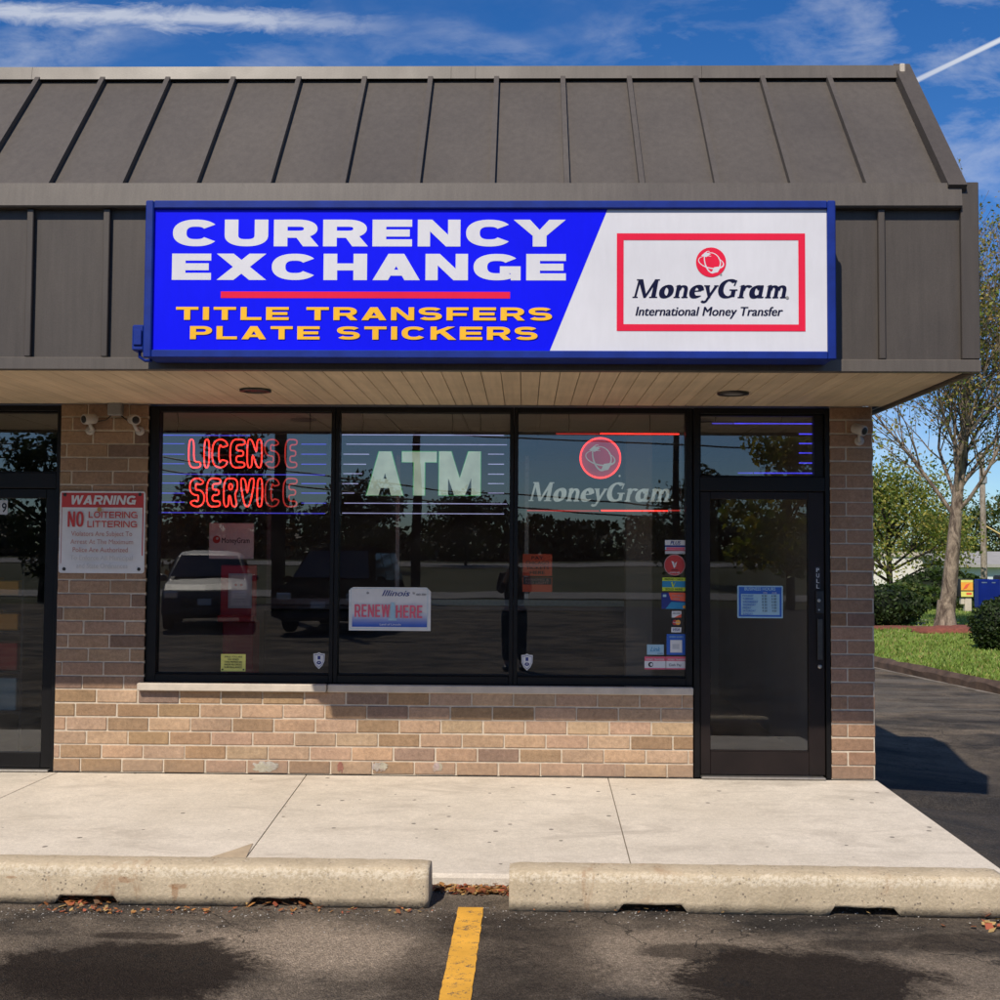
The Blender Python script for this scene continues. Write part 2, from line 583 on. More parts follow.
def serif(ch):
    """bold old-style italic; cap height 1, x-height .68. returns pieces, advance"""
    A, B, g = .145, .055, 18.0
    st = lambda x, y0, y1, k=.2: ('p', [(x, y0), (x + k, y0), (x + k, y1), (x, y1)])
    sf = lambda x, y, l=.1, k=.2: ('p', [(x - l * .9, y), (x + k + l, y), (x + k + l * .9, y + .06), (x - l, y + .06)])
    if ch == 'M': return [('p', [(.06, 0), (.17, 0), (.24, 1), (.12, 1)]), ('p', [(.10, 1), (.36, 1), (.72, .06), (.56, .0)]), ('p', [(.56, 0), (.68, 0), (1.16, 1), (1.0, 1)]),
                          ('p', [(.96, 0), (1.2, 0), (1.18, 1), (.98, 1)]), sf(.06, 0, .09, .11), sf(.96, 0, .1, .24), sf(.10, .94, .08, .1), sf(1.04, .94, .06, .16)], 1.36
    if ch == 'o': return [nib(se_arc(.36, .34, .24, .30, 0, 350, 26, 2.1), A, B, g, True)], .76
    if ch == 'n': return [st(.1, 0, .68), nib([(.24, .40)] + se_arc(.44, .40, .18, .23, 150, 0, 12, 2.3) + [(.62, .0)], .1, .05, 12), sf(.1, 0, .07), sf(.52, 0, .07), ('p', [(.0, .60), (.12, .62), (.3, .70), (.2, .70)])], .84
    if ch == 'e': return [nib(se_arc(.36, .34, .24, .30, 8, 315, 26, 2.1), A, B, g), ('p', [(.14, .32), (.6, .36), (.6, .42), (.14, .38)])], .72
    if ch == 'y': return [('p', [(.02, .68), (.25, .68), (.44, .0), (.30, .0)]), ('p', [(.56, .68), (.72, .68), (.30, -.18), (.20, -.10)]), nib(se_arc(.12, -.10, .14, .12, -20, -150, 8, 2), .06, .06, 0), sf(.04, .62, .06, .2), sf(.56, .62, .05, .14)], .78
    if ch == 'G': return [nib(se_arc(.52, .5, .40, .46, 48, 312, 30, 2.1), .14, .05, 12), st(.70, .06, .44, .22), sf(.66, .40, .08, .28), ('p', [(.76, .66), (.84, .66), (.9, .98), (.82, .92)])], 1.06
    if ch == 'r': return [st(.1, 0, .68), nib([(.24, .38)] + se_arc(.46, .44, .2, .20, 160, 40, 10, 2.2), .1, .05, 12), sf(.1, 0, .07), ('p', [(.0, .60), (.12, .62), (.3, .70), (.2, .70)])], .62
    if ch == 'a': return [nib(se_arc(.34, .33, .22, .29, 25, 330, 24, 2.1), A, B, g), st(.48, 0, .68), ('p', [(.5, 0), (.74, 0), (.8, .07), (.6, .08)])], .82
    if ch == 'm': return [st(.1, 0, .68), nib([(.24, .40)] + se_arc(.42, .40, .17, .23, 150, 0, 12, 2.3) + [(.59, .0)], .1, .05, 12), nib([(.66, .40)] + se_arc(.83, .40, .17, .23, 150, 0, 12, 2.3) + [(1.0, .0)], .1, .05, 12),
                          sf(.1, 0, .06), sf(.49, 0, .06), sf(.9, 0, .07), ('p', [(.0, .60), (.12, .62), (.3, .70), (.2, .70)])], 1.22
    return [], .3


def serif_line(face, s, x0, x1, z0, h, mi=0, col=None, shear=0.2):
    tot = sum(serif(c)[1] for c in s)
    sx = (x1 - x0 - shear * h * .6) / tot
    x = x0
    for c in s:
        pc, adv = serif(c)
        face.glyph(pc, x, z0, h, shear, mi, col, sx=sx)
        x += adv * sx


def globe(face, cx, cz, r, m_red, m_white):
    """red disc with looping white bands and two arrow heads"""
    if m_red is not None: face.disc(cx, cz, r, m_red)
    def band(rx, rz, rot, a0, a1, w0, w1, ox=0.0, oz=0.0):
        L, Q = [], []
        n = 26
        for i in range(n + 1):
            a = R(a0 + (a1 - a0) * i / n)
            w = (w0 + (w1 - w0) * i / n) * r
            c_, s_ = math.cos(R(rot)), math.sin(R(rot))
            def pt(k):
                x, z = (rx * r + k) * math.cos(a), (rz * r + k) * math.sin(a)
                return (cx + ox * r + x * c_ - z * s_, cz + oz * r + x * s_ + z * c_)
            L.append(pt(w)); Q.append(pt(-w))
        face.strip(L, Q, m_white)
    band(.84, .40, -12, 95, 350, .015, .05)
    band(.84, .40, -12, -10, 60, .05, .015)
    band(.36, .74, 14, 70, 300, .02, .06, -.05, .02)
    band(.5, .62, 35, -70, 130, .04, .015, .08, .06)
    for (ax, az, dx, dz, k) in ((.34, -.52, .62, .46, .42), (-.34, .50, .55, .10, .34)):
        l = math.hypot(dx, dz); dx, dz = dx / l, dz / l
        bx, bz = cx + ax * r, cz + az * r
        face.piece([(bx - dx * k * r * .9 - dz * .04 * r, bz - dz * k * r * .9), (bx - dz * k * r * .55, bz + dx * k * r * .55), (bx + dx * k * r, bz + dz * k * r), (bx + dz * k * r * .45, bz - dx * k * r * .45)], m_white)
# ------------------------------------------------------------------ materials used in the scene
M = {}


def brick_mat():
    m, nt, out = new_mat('brick')
    a = nd(nt, 'ShaderNodeAttribute'); a.attribute_name = 'Col'
    v = coords(nt)
    n1 = noise_tex(nt, v, 3.0, 4, 0.6); n2 = noise_tex(nt, v, 30, 7, 0.72); n3 = noise_tex(nt, v, 170, 3, 0.6)
    c = mixc(nt, 1.0, a.outputs['Color'], ramp(nt, n1, [(0.3, 0.86), (0.7, 1.10)]), 'MULTIPLY')
    c = mixc(nt, 1.0, c, ramp(nt, n2, [(0.27, 0.68), (0.70, 1.22)]), 'MULTIPLY')
    c = mixc(nt, 1.0, c, ramp(nt, n3, [(0.25, 0.84), (0.75, 1.14)]), 'MULTIPLY')
    # dark kiln flecks, pale lime bloom, dirt splashed up from the walk
    c = mixc(nt, ramp(nt, noise_tex(nt, v, 90, 4, 0.7), [(0.66, 0.0), (0.74, 0.6)]), c, (0.10, 0.07, 0.05))
    c = mixc(nt, ramp(nt, noise_tex(nt, coords(nt, (1, 1, 1.6), 'Object', (7, 0, 2)), 4.5, 7, 0.75), [(0.60, 0.0), (0.80, 0.45)]), c, (0.56, 0.48, 0.39))
    sz = nd(nt, 'ShaderNodeSeparateXYZ'); lk(nt, v, sz.inputs[0])
    dirt = ramp(nt, mth(nt, 'ADD', mth(nt, 'MULTIPLY', sz.outputs[2], 4.0), mth(nt, 'MULTIPLY', n1, 0.5)), [(0.30, 0.45), (0.85, 0.0)])
    c = mixc(nt, dirt, c, (0.22, 0.165, 0.12))
    h = mth(nt, 'ADD', n2, mth(nt, 'MULTIPLY', n3, 0.5))
    principled(nt, out, c, 0.88, 0, bump(nt, h, 0.9, 0.006), 0.2)
    return m


M['brick'] = brick_mat()
M['mortar'] = simple('mortar', (0.52, 0.445, 0.345), 0.95, 0, 0.2, 20, 0.6, 120, 0.2)
M['stone'] = simple('sill_stone', (0.50, 0.44, 0.36), 0.85, 0, 0.14, 9, 0.4, 150, 0.25)
M['bronze'] = simple('dark_bronze_frame', (0.006, 0.0055, 0.0055), 0.42, 0.0, 0.25, 5, 0.0, 80, 0.22)
M['door_bronze'] = simple('door_bronze', (0.013, 0.0085, 0.0075), 0.45, 0.0, 0.3, 5, 0.1, 200, 0.25)
M['alu'] = simple('brushed_metal', (0.45, 0.43, 0.40), 0.4, 0.9, 0.15, 30)
M['steel_dark'] = simple('dull_hardware', (0.07, 0.065, 0.06), 0.4, 0.8, 0.2, 30)
M['glass'] = glass_mat('window_glass', 0.11, (0.68, 0.69, 0.66))
M['glass_door'] = glass_mat('door_glass', 0.095, (0.86, 0.87, 0.82))
M['black'] = simple('black_plastic', (0.012, 0.012, 0.013), 0.5, 0, 0.2, 12)
M['white_paint'] = simple('white_paint', (0.72, 0.72, 0.70), 0.5, 0, 0.06, 8)
M['card_white'] = simple('white_card', (0.70, 0.70, 0.69), 0.7, 0, 0.04, 6)
M['cam_white'] = simple('camera_shell', (0.42, 0.39, 0.36), 0.45, 0, 0.1, 20)
M['grey_box'] = simple('grey_box', (0.22, 0.22, 0.22), 0.6, 0, 0.1, 15)


def metal_sheet(name, base, rough=0.5):
    """factory painted sheet metal: faint oil canning, chalking and dirt"""
    m, nt, out = new_mat(name)
    v = coords(nt)
    n1 = noise_tex(nt, v, 0.9, 4, 0.6)
    n2 = noise_tex(nt, coords(nt, (14, 14, 1.2)), 2.0, 5, 0.65)
    n3 = noise_tex(nt, v, 160, 2, 0.5)
    f = mixc(nt, 1.0, ramp(nt, n1, [(0.3, 0.90), (0.7, 1.09)]), ramp(nt, n2, [(0.3, 0.86), (0.75, 1.12)]), 'MULTIPLY')
    f = mixc(nt, 1.0, f, ramp(nt, n3, [(0.3, 0.92), (0.7, 1.08)]), 'MULTIPLY')
    c = mixc(nt, 1.0, base, f, 'MULTIPLY')
    nrm = bump(nt, mth(nt, 'ADD', noise_tex(nt, coords(nt, (1.6, 1.6, .7)), 1.3, 2, 0.4), mth(nt, 'MULTIPLY', n3, 0.02)), 0.35, 0.03)
    principled(nt, out, c, ramp(nt, n1, [(0.3, rough - 0.06), (0.7, rough + 0.08)]), 0.0, nrm, 0.35)
    return m


M['roof'] = metal_sheet('roof_sheet_metal', (0.082, 0.071, 0.061), 0.55)
M['fascia'] = metal_sheet('fascia_sheet_metal', (0.066, 0.056, 0.048), 0.55)
M['trim'] = metal_sheet('edge_trim_metal', (0.106, 0.091, 0.076), 0.42)


def soffit_mat():
    m, nt, out = new_mat('soffit_boards')
    a = nd(nt, 'ShaderNodeAttribute'); a.attribute_name = 'Col'
    n = noise_tex(nt, coords(nt, (30, 1.2, 1)), 1.0, 5, 0.6)
    n2 = noise_tex(nt, coords(nt), 1.5, 4, 0.6)
    f = mixc(nt, 1.0, ramp(nt, n, [(0.3, 0.88), (0.7, 1.1)]), ramp(nt, n2, [(0.3, 0.85), (0.7, 1.1)]), 'MULTIPLY')
    principled(nt, out, mixc(nt, 1.0, a.outputs['Color'], f, 'MULTIPLY'), 0.6, 0, None, 0.3)
    return m


M['soffit'] = soffit_mat()


def concrete(name, base, dark, stain=0.5):
    m, nt, out = new_mat(name)
    v = coords(nt)
    big = noise_tex(nt, v, 0.8, 6, 0.62, 0.4)
    mid = noise_tex(nt, v, 5.0, 6, 0.65, 0.2)
    fine = noise_tex(nt, v, 140, 3, 0.6)
    c = mixc(nt, ramp(nt, big, [(0.35, 1.0), (0.68, 0.0)]), base, dark)
    c = mixc(nt, 1.0, c, ramp(nt, mid, [(0.28, 0.90), (0.7, 1.05)]), 'MULTIPLY')
    c = mixc(nt, 1.0, c, ramp(nt, noise_tex(nt, v, 34, 6, 0.75), [(0.3, 0.86), (0.7, 1.08)]), 'MULTIPLY')
    c = mixc(nt, 1.0, c, ramp(nt, fine, [(0.25, 0.80), (0.75, 1.14)]), 'MULTIPLY')
    sm = noise_tex(nt, coords(nt, (1.0, 2.6, 1), 'Object', (3.1, .4, 0)), 1.1, 7, 0.72, 0.8)
    c = mixc(nt, ramp(nt, sm, [(0.52, 0.0), (0.70, 0.5)]), c, (0.30, 0.26, 0.21))
    # scuffs and drip marks
    sc = noise_tex(nt, coords(nt, (1.2, 6, 1)), 2.2, 8, 0.75, 1.2)
    c = mixc(nt, ramp(nt, sc, [(0.60, 0.0), (0.74, stain)]), c, (0.20, 0.17, 0.14))
    # small dark spots of old gum
    vo = nd(nt, 'ShaderNodeTexVoronoi'); vo.inputs['Scale'].default_value = 6.0
    lk(nt, coords(nt), vo.inputs['Vector'])
    sp = mth(nt, 'MULTIPLY', mth(nt, 'LESS_THAN', mth(nt, 'ADD', vo.outputs['Distance'], mth(nt, 'MULTIPLY', noise_tex(nt, v, 25, 2), .06)), 0.125), mth(nt, 'GREATER_THAN', noise_tex(nt, v, 2.1, 2), 0.47))
    c = mixc(nt, mth(nt, 'MULTIPLY', sp, 0.8), c, (0.11, 0.095, 0.08))
    h = mth(nt, 'ADD', mth(nt, 'MULTIPLY', mid, 0.5), mth(nt, 'MULTIPLY', fine, 0.35))
    principled(nt, out, c, 0.88, 0, bump(nt, h, 0.35, 0.006), 0.25)
    return m


M['sidewalk'] = concrete('sidewalk_concrete', (0.68, 0.615, 0.515), (0.58, 0.52, 0.425), 0.5)


def stop_mat():
    m, nt, out = new_mat('cast_concrete')
    v = coords(nt)
    mid = noise_tex(nt, v, 4.0, 6, 0.65, 0.3)
    fine = noise_tex(nt, v, 70, 5, 0.7)
    pits = nd(nt, 'ShaderNodeTexVoronoi'); pits.inputs['Scale'].default_value = 42
    lk(nt, v, pits.inputs['Vector'])
    pit = mth(nt, 'MULTIPLY', mth(nt, 'LESS_THAN', pits.outputs['Distance'], 0.22), mth(nt, 'GREATER_THAN', noise_tex(nt, v, 9, 3), 0.53))
    c = mixc(nt, ramp(nt, mid, [(0.3, 1.0), (0.7, 0.0)]), (0.55, 0.455, 0.315), (0.41, 0.335, 0.225))
    c = mixc(nt, 1.0, c, ramp(nt, fine, [(0.25, 0.75), (0.75, 1.18)]), 'MULTIPLY')
    c = mixc(nt, mth(nt, 'MULTIPLY', pit, 0.65), c, (0.13, 0.11, 0.09))
    sx_ = nd(nt, 'ShaderNodeSeparateXYZ'); lk(nt, v, sx_.inputs[0])
    for rx_, rz_, wx_, wz_ in ((onZ(124, 880, 0).x, .120, .050, .018), (onZ(171, 887, 0).x, .092, .055, .016), (onZ(164, 890, 0).x, .055, .02, .05), (onZ(12, 877, 0).x, .125, .035, .008)):
        dd_ = mth(nt, 'ADD', mth(nt, 'POWER', mth(nt, 'DIVIDE', mth(nt, 'SUBTRACT', sx_.outputs[0], rx_), wx_), 2.0), mth(nt, 'POWER', mth(nt, 'DIVIDE', mth(nt, 'SUBTRACT', sx_.outputs[2], rz_), wz_), 2.0))
        dd_ = mth(nt, 'ADD', dd_, mth(nt, 'MULTIPLY', mth(nt, 'SUBTRACT', noise_tex(nt, v, 30, 5, 0.7), 0.5), 3.4))
        c = mixc(nt, mth(nt, 'MULTIPLY', ramp(nt, dd_, [(0.3, 1.0), (1.6, 0.0)]), 0.55), c, (0.27, 0.135, 0.06))
    # rust and dirt runs
    rs = noise_tex(nt, coords(nt, (3.0, 1, 1.0)), 1.6, 6, 0.7, 0.8)
    c = mixc(nt, ramp(nt, rs, [(0.60, 0.0), (0.74, 0.6)]), c, (0.27, 0.125, 0.05))
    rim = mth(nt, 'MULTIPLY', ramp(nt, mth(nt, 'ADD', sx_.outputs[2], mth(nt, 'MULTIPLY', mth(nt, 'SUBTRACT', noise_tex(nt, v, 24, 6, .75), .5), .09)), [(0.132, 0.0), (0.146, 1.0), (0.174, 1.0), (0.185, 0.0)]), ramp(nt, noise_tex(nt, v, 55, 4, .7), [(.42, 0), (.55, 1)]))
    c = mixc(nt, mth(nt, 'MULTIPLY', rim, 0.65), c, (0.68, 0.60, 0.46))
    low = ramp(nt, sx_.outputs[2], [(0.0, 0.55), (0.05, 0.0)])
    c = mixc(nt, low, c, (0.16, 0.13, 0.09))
    h = mth(nt, 'SUBTRACT', mth(nt, 'ADD', mth(nt, 'MULTIPLY', fine, 0.8), mth(nt, 'MULTIPLY', mid, 0.6)), mth(nt, 'MULTIPLY', pit, 0.5))
    principled(nt, out, c, 0.92, 0, bump(nt, h, 0.8, 0.008), 0.2)
    return m


M['stop'] = stop_mat()


def asphalt_mat():
    m, nt, out = new_mat('worn_asphalt')
    v = coords(nt)
    fine = noise_tex(nt, v, 150, 4, 0.7)
    grit = nd(nt, 'ShaderNodeTexVoronoi'); grit.inputs['Scale'].default_value = 130
    lk(nt, v, grit.inputs['Vector'])
    big = noise_tex(nt, coords(nt, (1, 1.4, 1)), 0.9, 7, 0.65, 0.5)
    mid = noise_tex(nt, v, 3.2, 6, 0.68, 0.4)
    c = mixc(nt, ramp(nt, big, [(0.40, 0.0), (0.60, 1.0)]), (0.045, 0.039, 0.033), (0.185, 0.148, 0.108))
    c = mixc(nt, 1.0, c, ramp(nt, mid, [(0.28, 0.62), (0.72, 1.3)]), 'MULTIPLY')
    sep = nd(nt, 'ShaderNodeSeparateXYZ'); lk(nt, v, sep.inputs[0])
    X, Y = sep.outputs[0], sep.outputs[1]
    wob = mth(nt, 'ADD', mth(nt, 'MULTIPLY', noise_tex(nt, v, 2.6, 8, 0.78, 0.6), 0.75), mth(nt, 'MULTIPLY', noise_tex(nt, v, 40, 5, 0.75), 0.25))

    def blobm(cx, cy, rx, ry, soft=0.35):
        dx = mth(nt, 'DIVIDE', mth(nt, 'SUBTRACT', X, cx), rx)
        dy = mth(nt, 'DIVIDE', mth(nt, 'SUBTRACT', Y, cy), ry)
        d = mth(nt, 'SQRT', mth(nt, 'ADD', mth(nt, 'MULTIPLY', dx, dx), mth(nt, 'MULTIPLY', dy, dy)))
        d = mth(nt, 'ADD', d, mth(nt, 'MULTIPLY', mth(nt, 'SUBTRACT', wob, 0.5), 1.9))
        return ramp(nt, d, [(1 - soft, 1.0), (1 + soft, 0.0)])
    # pale dusty wear beside the stains
    for cx, cy, rx, ry, k in ((-1.0, -3.45, 1.1, 0.42, 0.85), (-1.9, -4.2, 1.6, 0.6, 0.4), (0.55, -3.55, .62, 0.5, 0.55), (1.9, -3.75, 0.7, 0.5, 0.45), (1.0, -4.4, 1.6, .35, .35)):
        c = mixc(nt, mth(nt, 'MULTIPLY', blobm(cx, cy, rx, ry, 0.55), k), c, (0.36, 0.285, 0.205))
    # oil: where engines drip at the head of each bay
    for cx, cy, rx, ry, k in ((-1.62, -3.72, 0.66, 0.42, 0.95), (-2.0, -4.0, 0.9, 0.34, 0.85), (1.15, -3.78, 0.62, 0.50, 0.96), (-.12, -3.7, .50, 1.0, .55), (2.0, -3.25, .5, .16, .6), (0.78, -3.42, 0.34, 0.14, 0.7), (1.5, -3.3, 0.35, 0.1, 0.5), (-1.75, -3.3, 0.25, 0.06, 0.7)):
        c = mixc(nt, mth(nt, 'MULTIPLY', blobm(cx, cy, rx, ry, 0.26), k), c, (0.022, 0.016, 0.012))
    # small drips
    vo = nd(nt, 'ShaderNodeTexVoronoi'); vo.inputs['Scale'].default_value = 5.0
    lk(nt, v, vo.inputs['Vector'])
    drip = mth(nt, 'MULTIPLY', mth(nt, 'LESS_THAN', vo.outputs['Distance'], 0.13), mth(nt, 'GREATER_THAN', noise_tex(nt, v, 1.4, 2), 0.54))
    c = mixc(nt, mth(nt, 'MULTIPLY', drip, 0.6), c, (0.02, 0.018, 0.016))
    # hairline cracks
    vc = nd(nt, 'ShaderNodeTexVoronoi', feature='DISTANCE_TO_EDGE'); vc.inputs['Scale'].default_value = 0.8
    wv = nd(nt, 'ShaderNodeVectorMath', operation='ADD')
    nv = nd(nt, 'ShaderNodeTexNoise'); nv.inputs['Scale'].default_value = 3.0; nv.inputs['Detail'].default_value = 6
    lk(nt, v, nv.inputs['Vector']); lk(nt, v, wv.inputs[0]); lk(nt, nv.outputs['Color'], wv.inputs[1]); lk(nt, wv.outputs[0], vc.inputs['Vector'])
    crk = mth(nt, 'MULTIPLY', mth(nt, 'LESS_THAN', vc.outputs['Distance'], 0.006), mth(nt, 'GREATER_THAN', noise_tex(nt, v, 0.7, 3), 0.5))
    c = mixc(nt, mth(nt, 'MULTIPLY', crk, 0.7), c, (0.018, 0.016, 0.014))
    # darker surface beside the end of the walk
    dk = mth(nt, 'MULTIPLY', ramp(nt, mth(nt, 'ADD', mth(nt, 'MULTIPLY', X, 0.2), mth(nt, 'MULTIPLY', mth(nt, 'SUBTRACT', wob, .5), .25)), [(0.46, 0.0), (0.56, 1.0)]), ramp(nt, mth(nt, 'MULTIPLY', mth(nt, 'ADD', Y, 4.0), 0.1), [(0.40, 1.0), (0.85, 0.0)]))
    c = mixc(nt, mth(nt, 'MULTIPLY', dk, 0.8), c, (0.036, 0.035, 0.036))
    # long worn streaks on the drive
    st = noise_tex(nt, coords(nt, (0.35, 1.6, 1)), 0.9, 6, 0.7, 0.8)
    far = ramp(nt, mth(nt, 'ADD', mth(nt, 'MULTIPLY', Y, 0.06), 0.25), [(0.45, 0.0), (0.62, 1.0)])
    c = mixc(nt, mth(nt, 'MULTIPLY', ramp(nt, st, [(0.42, 0.0), (0.58, 0.75)]), far), c, (0.15, 0.135, 0.115))
    c = mixc(nt, 1.0, c, ramp(nt, fine, [(0.28, 0.40), (0.72, 1.65)]), 'MULTIPLY')
    c = mixc(nt, 1.0, c, ramp(nt, noise_tex(nt, v, 62, 3, 0.6), [(0.30, 0.76), (0.70, 1.22)]), 'MULTIPLY')
    stn = nd(nt, 'ShaderNodeTexVoronoi'); stn.inputs['Scale'].default_value = 75; lk(nt, v, stn.inputs['Vector'])
    c = mixc(nt, 1.0, c, ramp(nt, stn.outputs['Color'], [(0.2, 0.84), (0.8, 1.16)]), 'MULTIPLY')
    wht = mth(nt, 'MULTIPLY', mth(nt, 'LESS_THAN', grit.outputs['Distance'], 0.18), mth(nt, 'GREATER_THAN', noise_tex(nt, v, 30, 2), 0.62))
    c = mixc(nt, mth(nt, 'MULTIPLY', wht, 0.4), c, (0.28, 0.25, 0.21))
    h = mth(nt, 'ADD', fine, mth(nt, 'MULTIPLY', grit.outputs['Distance'], 0.8))
    principled(nt, out, c, ramp(nt, big, [(0.3, 0.82), (0.7, 0.95)]), 0, bump(nt, h, 0.9, 0.010), 0.12)
    return m


M['asphalt'] = asphalt_mat()


def stripe_mat():
    m, nt, out = new_mat('yellow_road_paint')
    v = coords(nt)
    w = noise_tex(nt, v, 22, 7, 0.75)
    w2 = noise_tex(nt, v, 130, 3, 0.7)
    c = mixc(nt, 1.0, (0.70, 0.36, 0.045), ramp(nt, noise_tex(nt, v, 6, 5), [(0.3, 0.8), (0.7, 1.12)]), 'MULTIPLY')
    c = mixc(nt, ramp(nt, mth(nt, 'ADD', mth(nt, 'MULTIPLY', w, 0.7), mth(nt, 'MULTIPLY', w2, 0.3)), [(0.535, 0.0), (0.60, 0.9)]), c, (0.08, 0.072, 0.062))
    principled(nt, out, c, 0.8, 0, bump(nt, w2, 0.4, 0.004), 0.3)
    return m


M['stripe'] = stripe_mat()


def ground_mat(name, a, b, dirt, scale=0.6):
    m, nt, out = new_mat(name)
    v = coords(nt)
    n = noise_tex(nt, v, scale, 6, 0.65)
    f = noise_tex(nt, v, 26, 5, 0.7)
    c = mixc(nt, ramp(nt, n, [(0.35, 0.0), (0.65, 1.0)]), a, b)
    c = mixc(nt, 1.0, c, ramp(nt, f, [(0.25, 0.6), (0.75, 1.4)]), 'MULTIPLY')
    c = mixc(nt, ramp(nt, noise_tex(nt, v, 1.7, 6, 0.7), [(0.62, 0.0), (0.75, 0.5)]), c, dirt)
    principled(nt, out, c, 0.95, 0, bump(nt, f, 0.8, 0.03), 0.1)
    return m


M['lawn'] = ground_mat('lawn_grass', (0.17, 0.235, 0.045), (0.23, 0.28, 0.06), (0.28, 0.25, 0.10))
M['ground'] = ground_mat('rough_ground', (0.055, 0.06, 0.03), (0.085, 0.082, 0.045), (0.12, 0.10, 0.06), 0.12)
M['pale_path'] = simple('pale_path', (0.42, 0.37, 0.30), 0.9, 0, 0.15, 3, 0.3, 60)
M['road'] = simple('old_road', (0.20, 0.185, 0.165), 0.9, 0, 0.15, 0.5, 0.3, 60)
M['timber_kerb'] = simple('weathered_kerb', (0.075, 0.048, 0.034), 0.9, 0, 0.5, 5, 0.7, 30)
M['mulch'] = simple('red_mulch', (0.17, 0.052, 0.033), 0.95, 0, 0.4, 14, 0.9, 40)
M['leaf'] = leaf_mat('leaf')
M['blade'] = leaf_mat('grass_blade', trans=0.3)
M['dry_leaf'] = leaf_mat('dry_leaf', trans=0.15)


def bark_mat(name, a, b):
    m, nt, out = new_mat(name)
    v = coords(nt, (1, 1, 0.45))
    n = noise_tex(nt, v, 5.5, 6, 0.7, 0.7)
    n2 = noise_tex(nt, v, 22, 6, 0.7, 0.5)
    c = mixc(nt, ramp(nt, n, [(0.40, 0.0), (0.56, 1.0)]), a, b)
    c = mixc(nt, 1.0, c, ramp(nt, n2, [(0.25, 0.6), (0.7, 1.25)]), 'MULTIPLY')
    principled(nt, out, c, 0.9, 0, bump(nt, mth(nt, 'ADD', n, n2), 0.9, 0.03), 0.2)
    return m


M['bark'] = bark_mat('pale_bark', (0.09, 0.065, 0.05), (0.30, 0.235, 0.175))
M['bark_dark'] = bark_mat('dark_bark', (0.035, 0.027, 0.02), (0.085, 0.07, 0.055))
M['pole_wood'] = bark_mat('pole_wood', (0.20, 0.165, 0.13), (0.33, 0.29, 0.24))
M['interior_wall'] = simple('interior_wall', (0.36, 0.33, 0.28), 0.9, 0, 0.08, 2)
M['interior_floor'] = simple('interior_floor', (0.45, 0.42, 0.36), 0.6, 0, 0.2, 4)
M['ceiling_tile'] = simple('ceiling_tile', (0.42, 0.40, 0.36), 0.9, 0, 0.06, 12, 0.4, 90)

# ------------------------------------------------------------------ sky, sun
# unit vector pointing to the sun (front-left of the shop)
SUN = Vector((-0.34, -0.88, 1.0)).normalized()
sun_el = math.asin(SUN.z)
sun_az = math.atan2(SUN.x, SUN.y)          # clockwise from +Y
world = bpy.data.worlds.new('World')
scene.world = world
world.use_nodes = True
wt = world.node_tree
wt.nodes.clear()
wout = nd(wt, 'ShaderNodeOutputWorld')
bg = nd(wt, 'ShaderNodeBackground')
bg.inputs['Strength'].default_value = 0.09
sky = nd(wt, 'ShaderNodeTexSky')
sky.sky_type = 'NISHITA'
sky.sun_disc = False
sky.sun_elevation = sun_el
sky.sun_rotation = sun_az
sky.air_density = 1.0
sky.dust_density = 0.35
sky.ozone_density = 3.0
tcw = nd(wt, 'ShaderNodeTexCoord')
sp = nd(wt, 'ShaderNodeSeparateXYZ')
lk(wt, tcw.outputs['Generated'], sp.inputs[0])
dx, dy, dz = sp.outputs
ay = mth(wt, 'MAXIMUM', mth(wt, 'ABSOLUTE', dy), 0.08)
U = mth(wt, 'DIVIDE', dx, ay)
V = mth(wt, 'DIVIDE', dz, ay)
uv = nd(wt, 'ShaderNodeCombineXYZ')
lk(wt, U, uv.inputs[0]); lk(wt, V, uv.inputs[1]); lk(wt, mth(wt, 'MULTIPLY', dy, 0.5), uv.inputs[2])


def wmap(scale, loc=(0, 0, 0), rot=0.0):
    mp = nd(wt, 'ShaderNodeMapping')
    mp.inputs['Scale'].default_value = scale
    mp.inputs['Location'].default_value = loc
    mp.inputs['Rotation'].default_value = (0, 0, rot)
    lk(wt, uv.outputs[0], mp.inputs['Vector'])
    return mp.outputs[0]


def dirUV(px, py):
    d = ray(px, py)
    return d.x / d.y, d.z / d.y


north = mth(wt, 'GREATER_THAN', dy, 0.0)
# long ragged streak, upper left
ua, va = dirUV(0, 12); ub, vb = dirUV(360, 25)
sl = (vb - va) / (ub - ua)
wisp = noise_tex(wt, wmap((9, 26, 1)), 2.2, 8, 0.68, 0.6)
dline = mth(wt, 'SUBTRACT', V, mth(wt, 'ADD', mth(wt, 'MULTIPLY', mth(wt, 'SUBTRACT', U, ua), sl), va))
dl = mth(wt, 'ADD', mth(wt, 'ABSOLUTE', dline), mth(wt, 'MULTIPLY', mth(wt, 'SUBTRACT', wisp, 0.5), 0.034))
streak = ramp(wt, mth(wt, 'MULTIPLY', dl, 20.0), [(0.0, 1.0), (0.25, 0.0)])
fade = ramp(wt, mth(wt, 'ADD', U, 0.6), [(0.36, 1.0), (0.52, 0.0)])
streak = mth(wt, 'MULTIPLY', mth(wt, 'MULTIPLY', streak, fade), north)
# thin high cirrus everywhere, more to the right and low over the roof line
c1 = noise_tex(wt, wmap((3.4, 8.0, 2), (1.3, 0.4, 0), R(-22)), 2.6, 10, 0.62, 0.25)
c2 = noise_tex(wt, wmap((2.0, 4.0, 2), (4.2, 2.2, 0)), 2.4, 4, 0.55)
cir = mth(wt, 'MULTIPLY', ramp(wt, c1, [(0.47, 0.0), (0.74, 1.0)]), mth(wt, 'MAXIMUM', ramp(wt, c2, [(0.44, 0.05), (0.68, 0.8)]), ramp(wt, U, [(0.10, 0.0), (0.30, 0.8)])))
